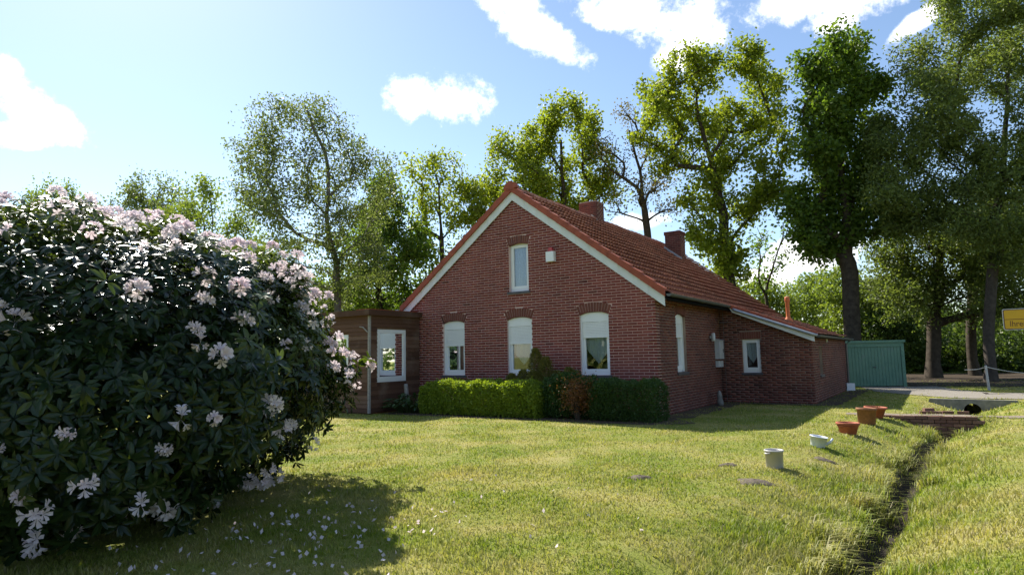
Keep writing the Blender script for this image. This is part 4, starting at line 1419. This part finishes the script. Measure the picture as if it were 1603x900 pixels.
def big_leaf_plant(name, label, cat, base, n, spread, hgt, L, W, mat, seed):
    """arching stems each with one broad leaf"""
    r = random.Random(seed)
    root = thing(name, label, cat, base)
    leaf = bpy.data.meshes.new('leaf')
    vs = []; fs = []; m = 5
    for i in range(m + 1):
        t = i / m; w = W * math.sin(math.pi * min(1, t * .92 + .06)) ** .8 / 2
        z = -.35 * L * t * t
        vs += [(L * t, -w, z + .012), (L * t, 0, z), (L * t, w, z + .012)]
    for i in range(m):
        fs += [(3 * i, 3 * i + 3, 3 * i + 4, 3 * i + 1), (3 * i + 1, 3 * i + 4, 3 * i + 5, 3 * i + 2)]
    leaf.from_pydata(vs, [], fs); leaf.materials.append(mat)
    stems = MB()
    for k in range(n):
        a = r.uniform(0, 6.28); d = spread * math.sqrt(r.random()); h = hgt * (1 - .55 * (d / spread) ** 2) * r.uniform(.6, 1.05)
        p = (d * math.cos(a), d * math.sin(a) * .7, h)
        stems.tube([(p[0] * .35, p[1] * .35, -.02), (p[0] * .7, p[1] * .7, h * .7), p], .007, 4)
        o = bpy.data.objects.new('leaf', leaf); COL.objects.link(o); o.parent = root
        o.location = p; o.rotation_euler = (r.uniform(-.3, .3), r.uniform(-.25, .5), a + r.uniform(-.7, .7)); s = r.uniform(.7, 1.15); o.scale = (s, s, s)
    stems.build('stems', M['leaf_under'], root)
    return root


big_leaf_plant('leafy_plant', 'low broad-leaved plant between the timber annexe and the bright hedge', 'plant', hp(-7.35, -1.35), 120, .78, .62, .20, .11, M['hosta'], 3)
stp = MB().lathe([(.0, 0), (.075, 0), (.07, .3), (.062, .82), (.05, .86), (0, .84)], 12, .1)
o = stp.build('wooden_stump', M['timber_end'], None, True); o.location = hp(-7.72, -1.05); o.rotation_euler = (.05, -.10, .3)
tag(o, 'short weathered wooden post rising from the leafy plant beside the annexe', 'post')

# ------------------------------------------------------------------ rhododendron
def rhododendron():
    r = np.random.default_rng(21)
    C0 = np.array([-5.0, 7.55, 1.66]); RAD = np.array([2.62, 2.55, 1.58]); EX = 2.7
    root = thing('rhododendron', 'big dark rhododendron bush covered with white flower trusses', 'bush', (C0[0], C0[1], 0.0))
    org = np.array([C0[0], C0[1], 0.0])

    def shell(n, k0, k1):
        d = r.normal(size=(n, 3)); d /= np.linalg.norm(d, axis=1)[:, None]
        # superellipsoid surface with billows
        e = np.where(d[:, 2] < 0, (np.abs(d) ** 4.5).sum(1) ** (-1 / 4.5), (np.abs(d) ** EX).sum(1) ** (-1 / EX))
        bil = 1 + .055 * np.sin(d[:, 0] * 7 + 1) * np.sin(d[:, 2] * 8 + 2) + .05 * np.sin(d[:, 1] * 11 + d[:, 0] * 9) + .035 * np.sin(d[:, 2] * 19 + d[:, 0] * 17)
        k = r.uniform(k0, k1, n)
        p = C0 + d * (e * bil * k)[:, None] * RAD
        nn = d / RAD; nn /= np.linalg.norm(nn, axis=1)[:, None]
        return p, nn
    P1, N1 = shell(6200, .90, 1.03); P2, N2 = shell(3600, .55, .92)
    P = np.concatenate([P1, P2]); Nn = np.concatenate([N1, N2])
    ok = (P[:, 2] > .08) & ~((P[:, 2] < .75) & (P[:, 0] > -2.85 - .25 * (P[:, 2] < .3)))
    P, Nn = P[ok], Nn[ok]
    n = len(P)
    # whorl axis: outwards and up
    ax = Nn + np.array([0, 0, .55]) + r.normal(size=(n, 3)) * .25; ax /= np.linalg.norm(ax, axis=1)[:, None]
    nl = 9
    axr = np.repeat(ax, nl, 0); pr = np.repeat(P, nl, 0); m = len(pr)
    ref = np.tile(np.array([.3, .2, .93]), (m, 1)); ref[np.abs(axr[:, 2]) > .9] = (1, 0, 0)
    s = np.cross(axr, ref); s /= np.linalg.norm(s, axis=1)[:, None]; t = np.cross(axr, s)
    th = np.tile(np.arange(nl) * 2 * math.pi / nl, n) + np.repeat(r.uniform(0, 6.28, n), nl) + r.normal(size=m) * .25
    rad = s * np.cos(th)[:, None] + t * np.sin(th)[:, None]
    el = r.uniform(-.45, .55, m)[:, None]
    d = rad * np.cos(el) + axr * np.sin(el) + np.array([0, 0, -.12])
    d /= np.linalg.norm(d, axis=1)[:, None]
    side = np.cross(axr, d); side /= np.linalg.norm(side, axis=1)[:, None] + 1e-9
    up = np.cross(d, side)
    L = r.uniform(.085, .15, m)[:, None]; W = L * r.uniform(.30, .38, m)[:, None]
    st = pr + d * .012
    pts = [st, st + d * L * .35 + side * W * .5 + up * W * .16, st + d * L * .75 + side * W * .40 + up * W * .10 - up * L * .03, st + d * L - up * L * .10,
           st + d * L * .75 - side * W * .40 + up * W * .10 - up * L * .03, st + d * L * .35 - side * W * .5 + up * W * .16, st + d * L * .5]
    V = np.stack(pts, 1)
    F1 = np.array([(0, 1, 6), (1, 2, 6), (2, 3, 6), (3, 4, 6), (4, 5, 6), (5, 0, 6)])
    # the 300 leaves nearest the lawn are leaves of their own, the others one mass
    dist = np.linalg.norm(pr - np.array([-.2, 2.5, 1.6]), axis=1) + np.where(pr[:, 2] > .4, 0, 1)
    pick = np.zeros(m, bool); pick[np.argsort(dist)[:300]] = True
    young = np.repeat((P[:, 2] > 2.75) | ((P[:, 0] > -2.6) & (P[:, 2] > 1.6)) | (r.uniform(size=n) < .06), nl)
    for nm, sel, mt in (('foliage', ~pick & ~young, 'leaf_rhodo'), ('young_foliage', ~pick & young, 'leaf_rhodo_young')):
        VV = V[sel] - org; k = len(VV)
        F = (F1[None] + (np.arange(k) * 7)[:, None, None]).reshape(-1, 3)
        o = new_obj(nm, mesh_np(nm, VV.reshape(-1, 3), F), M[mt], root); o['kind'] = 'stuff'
    lm = bpy.data.meshes.new('leaf')
    l0, w0 = .12, .042
    lm.from_pydata([(0, 0, 0), (l0 * .35, w0 * .5, .007), (l0 * .75, w0 * .4, .0), (l0, 0, -.012), (l0 * .75, -w0 * .4, .0), (l0 * .35, -w0 * .5, .007), (l0 * .5, 0, 0)], [], [tuple(f) for f in F1])
    lm.materials.append(M['leaf_rhodo'])
    for i in np.where(pick)[0]:
        o = bpy.data.objects.new('leaf', lm); COL.objects.link(o); o.parent = root
        sc = float(L[i, 0] / l0)
        X, Yv, Z = d[i] * sc, side[i] * sc, up[i] * sc; q = st[i] - org
        o.matrix_local = Matrix([[X[k], Yv[k], Z[k], q[k]] for k in range(3)] + [[0, 0, 0, 1]])
    # stems
    mb = MB()
    for k in range(26):
        i = int(r.integers(n)); p = (P[i] - org) * np.array([.85, .85, .9]); b = np.array([p[0] * .35 + r.normal() * .2, p[1] * .35, -.05])
        mid = b * .5 + p * .5 + np.array([0, 0, .15]) + r.normal(size=3) * .1
        mb.tube([b, (b + mid) / 2 + r.normal(size=3) * .06, mid, p], [.045, .035, .022, .008], 5)
    mb.build('stems', M['bark'], root)
    # flower trusses
    fms = []
    for var in range(4):
        rr = random.Random(var); vs = [Vector((0, 0, -.01))]; fs = []
        for f in range((11, 6, 8, 4)[var]):
            a = rr.uniform(0, 6.28); e = rr.uniform(-.15, 1.35)
            ax_ = Vector((math.cos(a) * math.cos(e), math.sin(a) * math.cos(e), math.sin(e)))
            c = ax_ * rr.uniform(.02, .06); fsz = rr.uniform(.8, 1.35)
            s_ = ax_.cross(Vector((0, 0, 1) if abs(ax_.z) < .9 else (1, 0, 0))).normalized(); t_ = ax_.cross(s_)
            k0 = len(vs); vs += [c, c + s_ * .004]; fs.append((0, k0, k0 + 1))
            for p in range(5):
                b0 = 2 * math.pi * p / 5 + f
                def pt(ang, rad_, h):
                    return c + (ax_ * h + (s_ * math.cos(ang) + t_ * math.sin(ang)) * rad_) * fsz
                k = len(vs)
                vs += [pt(b0 - .50, .024, .030), pt(b0 - .28, .042, .036), pt(b0 + .28, .042, .036), pt(b0 + .50, .024, .030), pt(b0, .026, .024)]
                fs += [(k0, k, k + 4), (k, k + 1, k + 4), (k + 1, k + 2, k + 4), (k + 2, k + 3, k + 4), (k + 3, k0, k + 4)]
                me = bpy.data.meshes.new('flower_truss'); me.from_pydata(vs, [], fs); me.materials.append(M['petal'])
        fms.append(me)
    FP, FN = shell(4000, 1.0, 1.05)
    spots = []
    for p, nn in zip(FP, FN):
        if p[2] < .15 or len(spots) >= 260:
            continue
        toward = -nn[1] * 1.0 + nn[0] * .35
        if p[2] > 2.55:
            pr_ = .40 if p[1] < 8.6 else .2
        elif p[0] > -3.3 and p[2] > 1.2:
            pr_ = .22
        elif toward > .2:
            pr_ = .24
        else:
            pr_ = .03
        if r.uniform() < pr_ * .52 and all(np.linalg.norm(p - q) > .11 for q, _ in spots):
            spots.append((p, nn))
    for k, (p, nn) in enumerate(spots):
        o = bpy.data.objects.new('flower_truss', fms[k % 4]); COL.objects.link(o); o.parent = root
        z = Vector(nn) + Vector((0, -.25, .45)); o.rotation_euler = z.to_track_quat('Z', 'Y').to_euler()
        o.location = tuple(p - org + np.array(nn) * .03); s_ = r.uniform(.6, 1.25); o.scale = (s_, s_, s_)
    return root


rhododendron()

# fallen petals on the lawn
r = np.random.default_rng(44)
n = 620
px = np.concatenate([r.normal(-2.0, .7, 190), r.normal(-.8, 1.2, 34)]); py = np.concatenate([r.normal(5.9, .7, 190), r.normal(6.6, 1.4, 34)])
ok = (py > 4) & (px > -3.6); px, py = px[ok], py[ok]
cen = np.stack([px, py, ground_z(px, py) + r.uniform(.02, .05, len(px))], 1)
o = new_obj('fallen_petals', leaves_mesh('fallen_petals', cen, .046, .038, r, np.array([0, 0, .2])), M['petal']); o['kind'] = 'stuff'
tag(o, 'white petals fallen on the grass beside the rhododendron', 'petals')

# ------------------------------------------------------------------ grass
def grass_mat():
    m = Mat('grass_blade')
    r_ = m.rand()
    n1 = m.wnoise(.75, 5, .6)
    n2 = m.wnoise(5.0, 5, .65)
    a = m.ramp(r_, [(0, (.13, .19, .016)), (.6, (.20, .26, .028)), (1, (.26, .29, .05))])
    b = m.ramp(r_, [(0, (.29, .28, .075)), (.6, (.39, .35, .14)), (1, (.50, .44, .22))])
    f = m.ramp(n1, [(.40, (0, 0, 0)), (.66, (1, 1, 1))])
    f2 = m.ramp(n2, [(.5, (0, 0, 0)), (.7, (.8, .8, .8))])
    base = m.mix(f, a, b); base = m.mix(f2, base, b)
    dead = m.node('ShaderNodeMath', operation='GREATER_THAN'); dead.inputs[1].default_value = .93; m.link(r_, dead.inputs[0])
    base = m.mix(dead.outputs[0], base, (.36, .31, .17))
    m.color(base).set(.55, .3)
    t = m.node('ShaderNodeBsdfTranslucent'); g = m.mix(1.0, base, (1.15, 1.15, .6), 'MULTIPLY'); m.link(g, t.inputs['Color'])
    mx = m.node('ShaderNodeMixShader'); mx.inputs[0].default_value = .42
    m.link(m.b.outputs[0], mx.inputs[1]); m.link(t.outputs[0], mx.inputs[2]); m.link(mx.outputs[0], m.out.inputs['Surface'])
    return m.m


M['grass'] = grass_mat()


def grass():
    r = np.random.default_rng(77)
    # blades per ring, thinning with distance, over the wedge the place shows and a margin
    rings = [(3.3, 5.0, 3300, 1.0), (5.0, 7.0, 2600, 1.15), (7, 10, 1500, 1.5), (10, 14, 800, 2.1), (14, 19, 380, 3.0), (19, 27, 130, 4.2), (27, 40, 40, 6.0)]
    xs = []; ys = []; ws = []
    for a, b, den, w in rings:
        half = math.radians(47)
        area = half * (b * b - a * a)
        n = int(area * den)
        rr = np.sqrt(r.uniform(a * a, b * b, n)); th = r.uniform(-half, half, n)
        xs.append(rr * np.sin(th)); ys.append(rr * np.cos(th)); ws.append(np.full(n, w))
    x = np.concatenate(xs); y = np.concatenate(ys); w = np.concatenate(ws)
    u = (x - HO[0]) * UX[0] + (y - HO[1]) * UX[1]; v = (x - HO[0]) * VX[0] + (y - HO[1]) * VX[1]
    ok = ~((u > -12.5) & (u < .12) & (v > -.3) & (v < 14.2)) & ~((u > 0) & (u < 2.95) & (v > 5.55) & (v < 14.2))
    ok &= ~((u > -12.4) & (u < -8.1) & (v > -2.4) & (v < 0))
    bed = (u > -8.1) & (u < .6) & (v > -1.9) & (v < 0)
    ok &= ~(bed & (r.uniform(size=len(x)) < .85))
    pd, _, _ = seg_dist(x, y, PATH); ok &= ~((pd < .22 + .06 * fnoise(x, y, 3.5, 41)) & (r.uniform(size=len(x)) < .85))
    tr = np.array([(16.6, 28.0), (15.4, 24.5), (15.6, 21.9), (18.2, 20.6), (22, 19.3), (30, 17.2), (45, 14)])
    td, _, _ = seg_dist(x, y, tr); ok &= ~((td < 1.25 + .3 * fnoise(x, y, 1.8, 42)) & (r.uniform(size=len(x)) < .93))
    inb = ((x + 4.95) / 2.6) ** 2 + ((y - 7.65) / 2.0) ** 2 < 1
    ok &= ~(inb & (r.uniform(size=len(x)) < .7))
    # worn bare spots
    bare = fnoise(x, y, 2.6, 14) + .5 * fnoise(x, y, 6.5, 15)
    ok &= ~((bare > .80) & (r.uniform(size=len(x)) < .8))
    x, y, w = x[ok], y[ok], w[ok]; n = len(x)
    dd, sg, run = seg_dist(x, y, DITCH)
    bank = np.clip(1 - np.abs(dd - .55) / .75, 0, 1)
    ch = dd < .14
    k = ~(ch & (r.uniform(size=n) < .75)); x, y, w, bank, dd = x[k], y[k], w[k], bank[k], dd[k]; n = len(x)
    z = ground_z(x, y)
    tuft = np.clip(.5 + .9 * fnoise(x, y, 4.5, 21), 0, 1.4)
    h = (.022 + .026 * tuft + .055 * bank * np.clip(.6 + fnoise(x, y, 3.1, 22), 0, 1.5)) * r.uniform(.6, 1.35, n)
    h *= np.clip(.85 + w * .06, 1, 1.3)
    a = r.uniform(0, 2 * math.pi, n); lean = r.uniform(.2, 1.0, n) * h
    wd = .0042 * w * r.uniform(.7, 1.3, n)
    dx, dy = np.cos(a), np.sin(a); b2 = a + r.uniform(1.0, 2.1, n); sx, sy = np.cos(b2), np.sin(b2)
    base = np.stack([x, y, z - .006], 1)
    s = np.stack([sx, sy, np.zeros(n)], 1) * wd[:, None]
    mid = base + np.stack([dx * lean * .35, dy * lean * .35, h * .6], 1)
    tip = base + np.stack([dx * lean, dy * lean, h], 1)
    near = (w < 2.0)
    # near blades bend (3 triangles), far ones are single triangles
    bn, sn, mn, tn = base[near], s[near], mid[near], tip[near]
    V1 = np.stack([bn - sn, bn + sn, mn + sn * .7, mn - sn * .7, tn], 1).reshape(-1, 3)
    i1 = (np.arange(len(bn)) * 5)[:, None, None]
    F1 = (np.array([(0, 1, 2), (0, 2, 3), (3, 2, 4)])[None] + i1).reshape(-1, 3)
    bf, sf, tf = base[~near], s[~near], tip[~near]
    V2 = np.stack([bf - sf, bf + sf, tf], 1).reshape(-1, 3)
    F2 = np.arange(len(V2)).reshape(-1, 3) + len(V1)
    me = mesh_np('grass', np.concatenate([V1, V2]), np.concatenate([F1, F2]))
    o = new_obj('grass', me, M['grass']); o['kind'] = 'stuff'
    tag(o, 'sunlit mown lawn grass with straw-coloured patches', 'grass')


grass()


def tussocks():
    """long dark grass hanging into the ditch near the bare mud"""
    r = np.random.default_rng(31)
    V = []; F = []
    run_pts = []
    for (a, b) in zip(DITCH[1:8], DITCH[2:9]):
        for k in range(9):
            run_pts.append(a + (b - a) * r.uniform())
    k0 = 0
    for p in run_pts:
        d = DITCH[5] - DITCH[3]; d = d / np.linalg.norm(d); nr = np.array([-d[1], d[0]])
        side = 1 if r.uniform() < .72 else -1
        q = p + nr * side * r.uniform(.12, .42)
        cnt = int(r.uniform(30, 80))
        for i in range(cnt):
            b = np.array([q[0] + r.normal() * .07, q[1] + r.normal() * .07, 0.0]); b[2] = float(ground_z(b[0], b[1])) - .01
            h = r.uniform(.10, .26); a = r.uniform(0, 6.28); ln = h * r.uniform(.5, 1.3)
            out = np.array([math.cos(a) * ln - nr[0] * side * .06, math.sin(a) * ln - nr[1] * side * .06, 0])
            s = np.array([-math.sin(a), math.cos(a), 0]) * .0045
            m1 = b + out * .3 + np.array([0, 0, h * .7]); t = b + out + np.array([0, 0, h * .72])
            V += [b - s, b + s, m1 + s, m1 - s, t]; F += [(k0, k0 + 1, k0 + 2), (k0, k0 + 2, k0 + 3), (k0 + 3, k0 + 2, k0 + 4)]; k0 += 5
    o = new_obj('ditch_grass', mesh_np('ditch_grass', np.array(V), np.array(F)), M['grass']); o['kind'] = 'stuff'
    tag(o, 'long rank grass overhanging the narrow ditch', 'grass')


tussocks()

# molehills: small heaps of grey earth
def molehill(px, py, rad, h, seed, label):
    r = np.random.default_rng(seed); p = gnd(px, py); vs = []; fs = []; n = 14; m = 5
    for i in range(m + 1):
        t = i / m
        for k in range(n):
            a = 2 * math.pi * k / n; rr = rad * t * (1 + .25 * math.sin(3 * a + seed) + r.normal() * .08)
            x, y = p[0] + rr * math.cos(a) * 1.3, p[1] + rr * math.sin(a)
            vs.append((x, y, float(ground_z(x, y)) + (h * (1 - t * t) + r.normal() * .006) * (1 if i < m else 0) - (.01 if i == m else 0)))
    for i in range(m):
        for k in range(n):
            fs.append((i * n + k, i * n + (k + 1) % n, (i + 1) * n + (k + 1) % n, (i + 1) * n + k))
    o = new_obj('molehill', mesh_np('molehill', np.array(vs), np.array(fs)), plain('loose_earth', (.115, .095, .075), .95, .1, .4, 25, .8))
    tag(o, label, 'molehill', 'heaps of loose earth on the lawn')


molehill(1000, 750, .13, .05, 1, 'dark-edged heap of loose earth alone in mid lawn')
molehill(1180, 752, .20, .035, 2, 'flat bare patch of earth just before the grey stoneware crock')
molehill(1290, 712, .15, .03, 3, 'bare earth patch just behind the white pot')
molehill(1140, 727, .11, .03, 4, 'small earth heap left of the grey stoneware crock')

# ------------------------------------------------------------------ pots along the bank
def pot(name, label, px, py, prof, mat, seg=28, tilt=(0, 0, 0), fill=None, wob=0.0, scale=1.0):
    p = gnd(px, py); z = float(ground_z(p[0], p[1]))
    p = gnd(px, py, z); z = float(ground_z(p[0], p[1]))
    root = thing(name, label, 'pot', (p[0], p[1], z - .008))
    root.rotation_euler = tilt; root.scale = (scale,) * 3
    MB().lathe(prof, seg, wob).build('body', mat, root, True)
    if fill:
        rr, zz = fill
        d = MB().lathe([(.0, zz + .01), (rr * .5, zz + .008), (rr, zz)], 20); d.build('soil', M['soil'], root)
    return root


def vessel(rb, rt, h, lip=.012, liph=.03, t=.012):
    return [(0, 0), (rb * .96, 0), (rb, .008), (rb + (rt - rb) * .8, h - liph), (rt + lip * .1, h - liph), (rt + lip, h - liph + .004), (rt + lip, h - .005), (rt + lip * .6, h), (rt - t * .4, h), (rt - t, h - .01), (rb - t, .03), (0, .03)]


ck = pot('stoneware_crock', 'pale grey stoneware crock with small ear handles on the bank', 1213, 732, vessel(.118, .124, .255, .012, .026), M['stoneware'], fill=(.105, .15))
for s in (-1, 1):
    MB().tube([(s * .122, -.035, .215), (s * .150, -.03, .212), (s * .153, 0, .208), (s * .150, .03, .212), (s * .122, .035, .215)], .011, 8).build('handle', M['stoneware'], ck, True)
ck.rotation_euler = (0, 0, .5)
wp = pot('enamel_pot', 'white enamel pot with a spout, tilted in the grass', 1280, 699, vessel(.115, .140, .185, .008, .018), M['enamel'], tilt=(.10, .14, .2), fill=(.12, .14))
MB().tube([(.10, -.07, .06), (.155, -.10, .12), (.185, -.115, .185)], [.03, .022, .018], 8).build('spout', M['enamel'], wp, True)
p1 = pot('terracotta_planter', 'wide orange terracotta planter nearest the white enamel pot', 1328, 681, vessel(.150, .205, .235, .016, .05, .015), M['terracotta'], tilt=(.0, .03, 0), fill=(.19, .17))
MB().lathe([(.186, .150), (.198, .155), (.200, .170), (.190, .176)], 28).build('band', M['terracotta'], p1, True)
p2 = pot('terracotta_pot', 'tall brownish terracotta pot between the two orange planters', 1357, 664, vessel(.180, .195, .36, .020, .055, .015), M['terracotta_brown'], tilt=(.0, .05, .3), fill=(.17, .28))
p3 = pot('terracotta_planter', 'orange terracotta planter farthest along the bank, beside the footpath', 1371, 654, vessel(.150, .235, .27, .018, .05, .015), M['terracotta'], tilt=(.03, .04, 0), fill=(.2, .22))
rt = random.Random(4); tw = MB()
for k in range(7):
    a = rt.uniform(0, 6.28); tw.tube([(.06 * math.cos(a), .06 * math.sin(a), .2), (.09 * math.cos(a), .09 * math.sin(a), .33), (.13 * math.cos(a), .12 * math.sin(a), .36)], [.006, .005, .003], 4)
tw.build('sprouts', M['leaf_far'], p3)

# ------------------------------------------------------------------ brick dam and headwall of the ditch
dam_c = np.array([10.02, 15.05]); dv_ = np.array([12.0, 14.95]) - np.array([9.6, 16.15]); dv_ /= np.linalg.norm(dv_)
dn = np.array([dv_[1], -dv_[0]])                 # towards the camera side
if dn[1] > 0: dn = -dn
c0 = np.array([10.05, 15.86]) + dn * .345
dw = thing('ditch_wall', 'low red brick retaining wall where the footpath crosses the ditch', 'wall', (c0[0], c0[1], 0), math.atan2(dv_[1], dv_[0]))
MB().box(-1.02, 1.02, .05, .20, -.75, .0).build('core', M['concrete'], dw)
rb2 = random.Random(8)
unit = {}
for i in range(8):
    zt = .022 - i * .085
    x = -1.0 - (.12 if i % 2 else 0)
    while x < .98:
        L_ = .245 if i else .24
        hw = .95 - max(0, i - 1) * .12
        if -hw - .1 < x + .12 < hw + .1:
            key = 'b'
            if key not in unit:
                unit[key] = MB().box(0, .235, 0, .11, -.072, 0).mesh('brick'); unit[key].materials.append(M['brick_old'])
            o = bpy.data.objects.new('brick', unit[key]); COL.objects.link(o); o.parent = dw
            o.location = (x, -.062 + rb2.uniform(-.012, .012), zt + rb2.uniform(-.004, .004)); o.rotation_euler = (0, rb2.uniform(-.015, .015), rb2.uniform(-.03, .03))
        x += .247
# loose bricks at the back of the crossing
lo_c = np.array([10.55, 16.12])
for k, (dx_, dy_, rz) in enumerate(((-.30, .30, .1), (-.04, .26, -.1), (.22, .20, .15), (-.15, .33, .4), (.5, .1, -.3))):
    o = bpy.data.objects.new('loose_brick', unit['b']); COL.objects.link(o)
    q = lo_c + np.array([dx_, dy_]); o.location = (q[0], q[1], .05 + (.07 if k == 3 else 0)); o.rotation_euler = (0, 0, math.atan2(dv_[1], dv_[0]) + rz)
    tag(o, 'old red brick lying loose behind the footpath at the ditch', 'brick', 'loose bricks beside the footpath')
hc = np.array([14.15, 20.05]); hd = DITCH[-2] - DITCH[-3]; hd = hd / np.linalg.norm(hd); hx = np.array([hd[1], -hd[0]])
hw_ = thing('culvert_headwall', 'grey concrete headwall with a dark pipe mouth under the gravel track', 'culvert', (hc[0], hc[1], 0), math.atan2(hx[1], hx[0]))
n = 20; ro = .235; zc = -.33
mb = MB(); outer = [(-1.25, .03), (1.25, .03), (1.25, -.75), (-1.25, -.75)]
vs = []; fs = []
ringp = [(ro * math.cos(2 * math.pi * k / n), zc + ro * math.sin(2 * math.pi * k / n)) for k in range(n)]
sq = []
for k in range(n):
    a = 2 * math.pi * k / n; cx, cz = math.cos(a), math.sin(a); m_ = max(abs(cx) / 1.25, abs(cz) / (.36 if cz > 0 else .42)); sq.append((cx / m_, zc + cz / m_))
for yy in (0.0, .16):
    vs += [(x, yy, z) for x, z in ringp] + [(x, yy, z) for x, z in sq]
for k in range(n):
    k2 = (k + 1) % n
    fs += [(k, k2, n + k2, n + k), (2 * n + k2, 2 * n + k, 3 * n + k, 3 * n + k2), (k2, k, 2 * n + k, 2 * n + k2), (n + k, n + k2, 3 * n + k2, 3 * n + k)]
mb.add(vs, fs).build('slab', M['concrete'], hw_)
mb = MB(); m2 = []
for yy in (.161, 1.6):
    m2 += [(x, yy, z) for x, z in ringp]
mb.add(m2, [(k, (k + 1) % n, n + (k + 1) % n, n + k) for k in range(n)] + [tuple(range(n, 2 * n))]).build('pipe', M['dark_void'], hw_)

# ------------------------------------------------------------------ garage, rope fence, town sign
ga = thing('garage', 'small flat-roofed green steel garage with a ribbed door', 'garage', (15.83, 28.3, 0), -.13)
W2, GH, GD = 1.28, 1.98, 4.6
mb = MB().box(-W2, -W2 + .06, .05, GD, 0, GH - .06).box(W2 - .06, W2, .05, GD, 0, GH - .06).box(-W2 + .06, W2 - .06, GD - .06, GD, 0, GH - .06)
mb.build('shell', M['garage'], ga)
MB().box(-W2 - .05, W2 + .05, -.08, GD + .05, GH - .06, GH + .04).build('roof', M['garage'], ga)
mb = MB().box(-W2, -W2 + .13, -.02, .05, 0, GH - .06).box(W2 - .13, W2, -.02, .05, 0, GH - .06).box(-W2 + .13, W2 - .13, -.02, .05, GH - .24, GH - .06)
mb.build('door_frame', M['garage'], ga)
dr = MB(); nr = 17; x0, x1 = -W2 + .135, W2 - .135
prof = []
for k in range(nr):
    a = x0 + (x1 - x0) * k / nr; b = x0 + (x1 - x0) * (k + .72) / nr; c = x0 + (x1 - x0) * (k + 1) / nr
    dr.box(a, b, .012, .035, .03, GH - .245); dr.box(b, c, .024, .036, .03, GH - .245)
gd = dr.build('door', M['garage'], ga)
hdl = MB().tube([(0.02, .012, .86), (.02, -.03, .86)], .022, 8).tube([(-.04, -.035, .86), (.09, -.035, .84)], .013, 6); hdl.build('handle', M['sill'], gd)
o = MB().box(-.16, .16, -.14, .14, 0, .30).add([(-.13, -.11, .301), (.13, -.11, .301), (.13, .11, .301), (-.13, .11, .301)], [(0, 1, 2, 3)]).build('white_bin', M['enamel'])
g_ = at(1329, 600, 26.0); o.location = (g_[0], g_[1], 0); tag(o, 'small white box on the grass between the wing and the garage', 'box')

pp = gnd(1549, 612)
po = thing('rope_post', 'thin pale post with a slack rope, standing beside the gravel track', 'post', (pp[0], pp[1], 0))
MB().tube([(0, 0, -.1), (-.03, 0, .45), (-.05, 0, .92)], [.045, .042, .04], 8).build('post', M['post_grey'], po)
MB().tube([(-.05, 0, .92), (-.05, 0, .95)], [.048, .03], 8).build('cap', M['post_grey'], po)
rp = []
for k in range(15):
    t = k / 14; rp.append((-.05 + 3.4 * t, -.5 * t, .90 - 1.5 * t * (1 - t) * .6 - .12 * t))
MB().tube(rp, .014, 6).tube([(-.05, 0, .88), (-.25, .2, .80), (-.5, .5, .78)], .014, 6).build('rope', M['rope'], po)

sg = at(1605, 500, 20.0)
sign = thing('town_sign', 'yellow place-name sign with grey rim at the roadside edge', 'sign', (sg[0], sg[1], 0), -.62)
SZ = sg[2] + .02
M['sign_yellow'] = plain('sign_yellow', (.62, .36, .02), .45, .4, .06, 3)
M['sign_dark'] = plain('sign_dark', (.10, .03, .02), .5, .4, .1, 3)


def round_rect(mb, w, h, r_, y0, y1, z):
    poly = []
    for cx, cz, a0 in ((w - r_, h - r_, 0), (-w + r_, h - r_, 90), (-w + r_, -h + r_, 180), (w - r_, -h + r_, 270)):
        for k in range(6):
            a = math.radians(a0 + 18 * k); poly.append((cx + r_ * math.cos(a), z + cz + r_ * math.sin(a)))
    mb.prism(poly, 'y', y0, y1)


mb = MB(); round_rect(mb, .56, .335, .06, -.012, .012, SZ); mb.build('rim', M['post_grey'], sign)
mb = MB(); round_rect(mb, .535, .31, .045, -.018, -.0125, SZ); mb.build('border', M['sign_dark'], sign)
mb = MB(); round_rect(mb, .515, .29, .035, -.022, -.0185, SZ); mb.build('panel', M['sign_yellow'], sign)
MB().box(-.515, .515, -.0245, -.0225, SZ - .008, SZ + .008).build('divider', M['sign_dark'], sign)
fc = bpy.data.curves.new('lettering', 'FONT'); fc.body = 'Ihren'; fc.size = .26; fc.extrude = .001; fc.align_x = 'LEFT'
tmp = bpy.data.objects.new('tmp', fc); COL.objects.link(tmp); bpy.context.view_layer.update()
lm_ = bpy.data.meshes.new_from_object(tmp.evaluated_get(bpy.context.evaluated_depsgraph_get())); bpy.data.objects.remove(tmp)
lm_.materials.clear(); lm_.materials.append(M['sign_dark'])
fo = bpy.data.objects.new('lettering', lm_); COL.objects.link(fo); fo.parent = sign
fo.location = (-.40, -.0245, SZ - .225); fo.rotation_euler = (math.pi / 2, 0, 0); fo.scale = (.8, 1, 1)
MB().tube([(.0, .035, -.3), (.0, .035, SZ + .3)], .032, 10).build('pole', M['post_grey'], sign)

for o in bpy.data.objects:
    if o.type == 'MESH' and o.data.materials and o.data.materials[0] is None:
        print('no material', o.name)
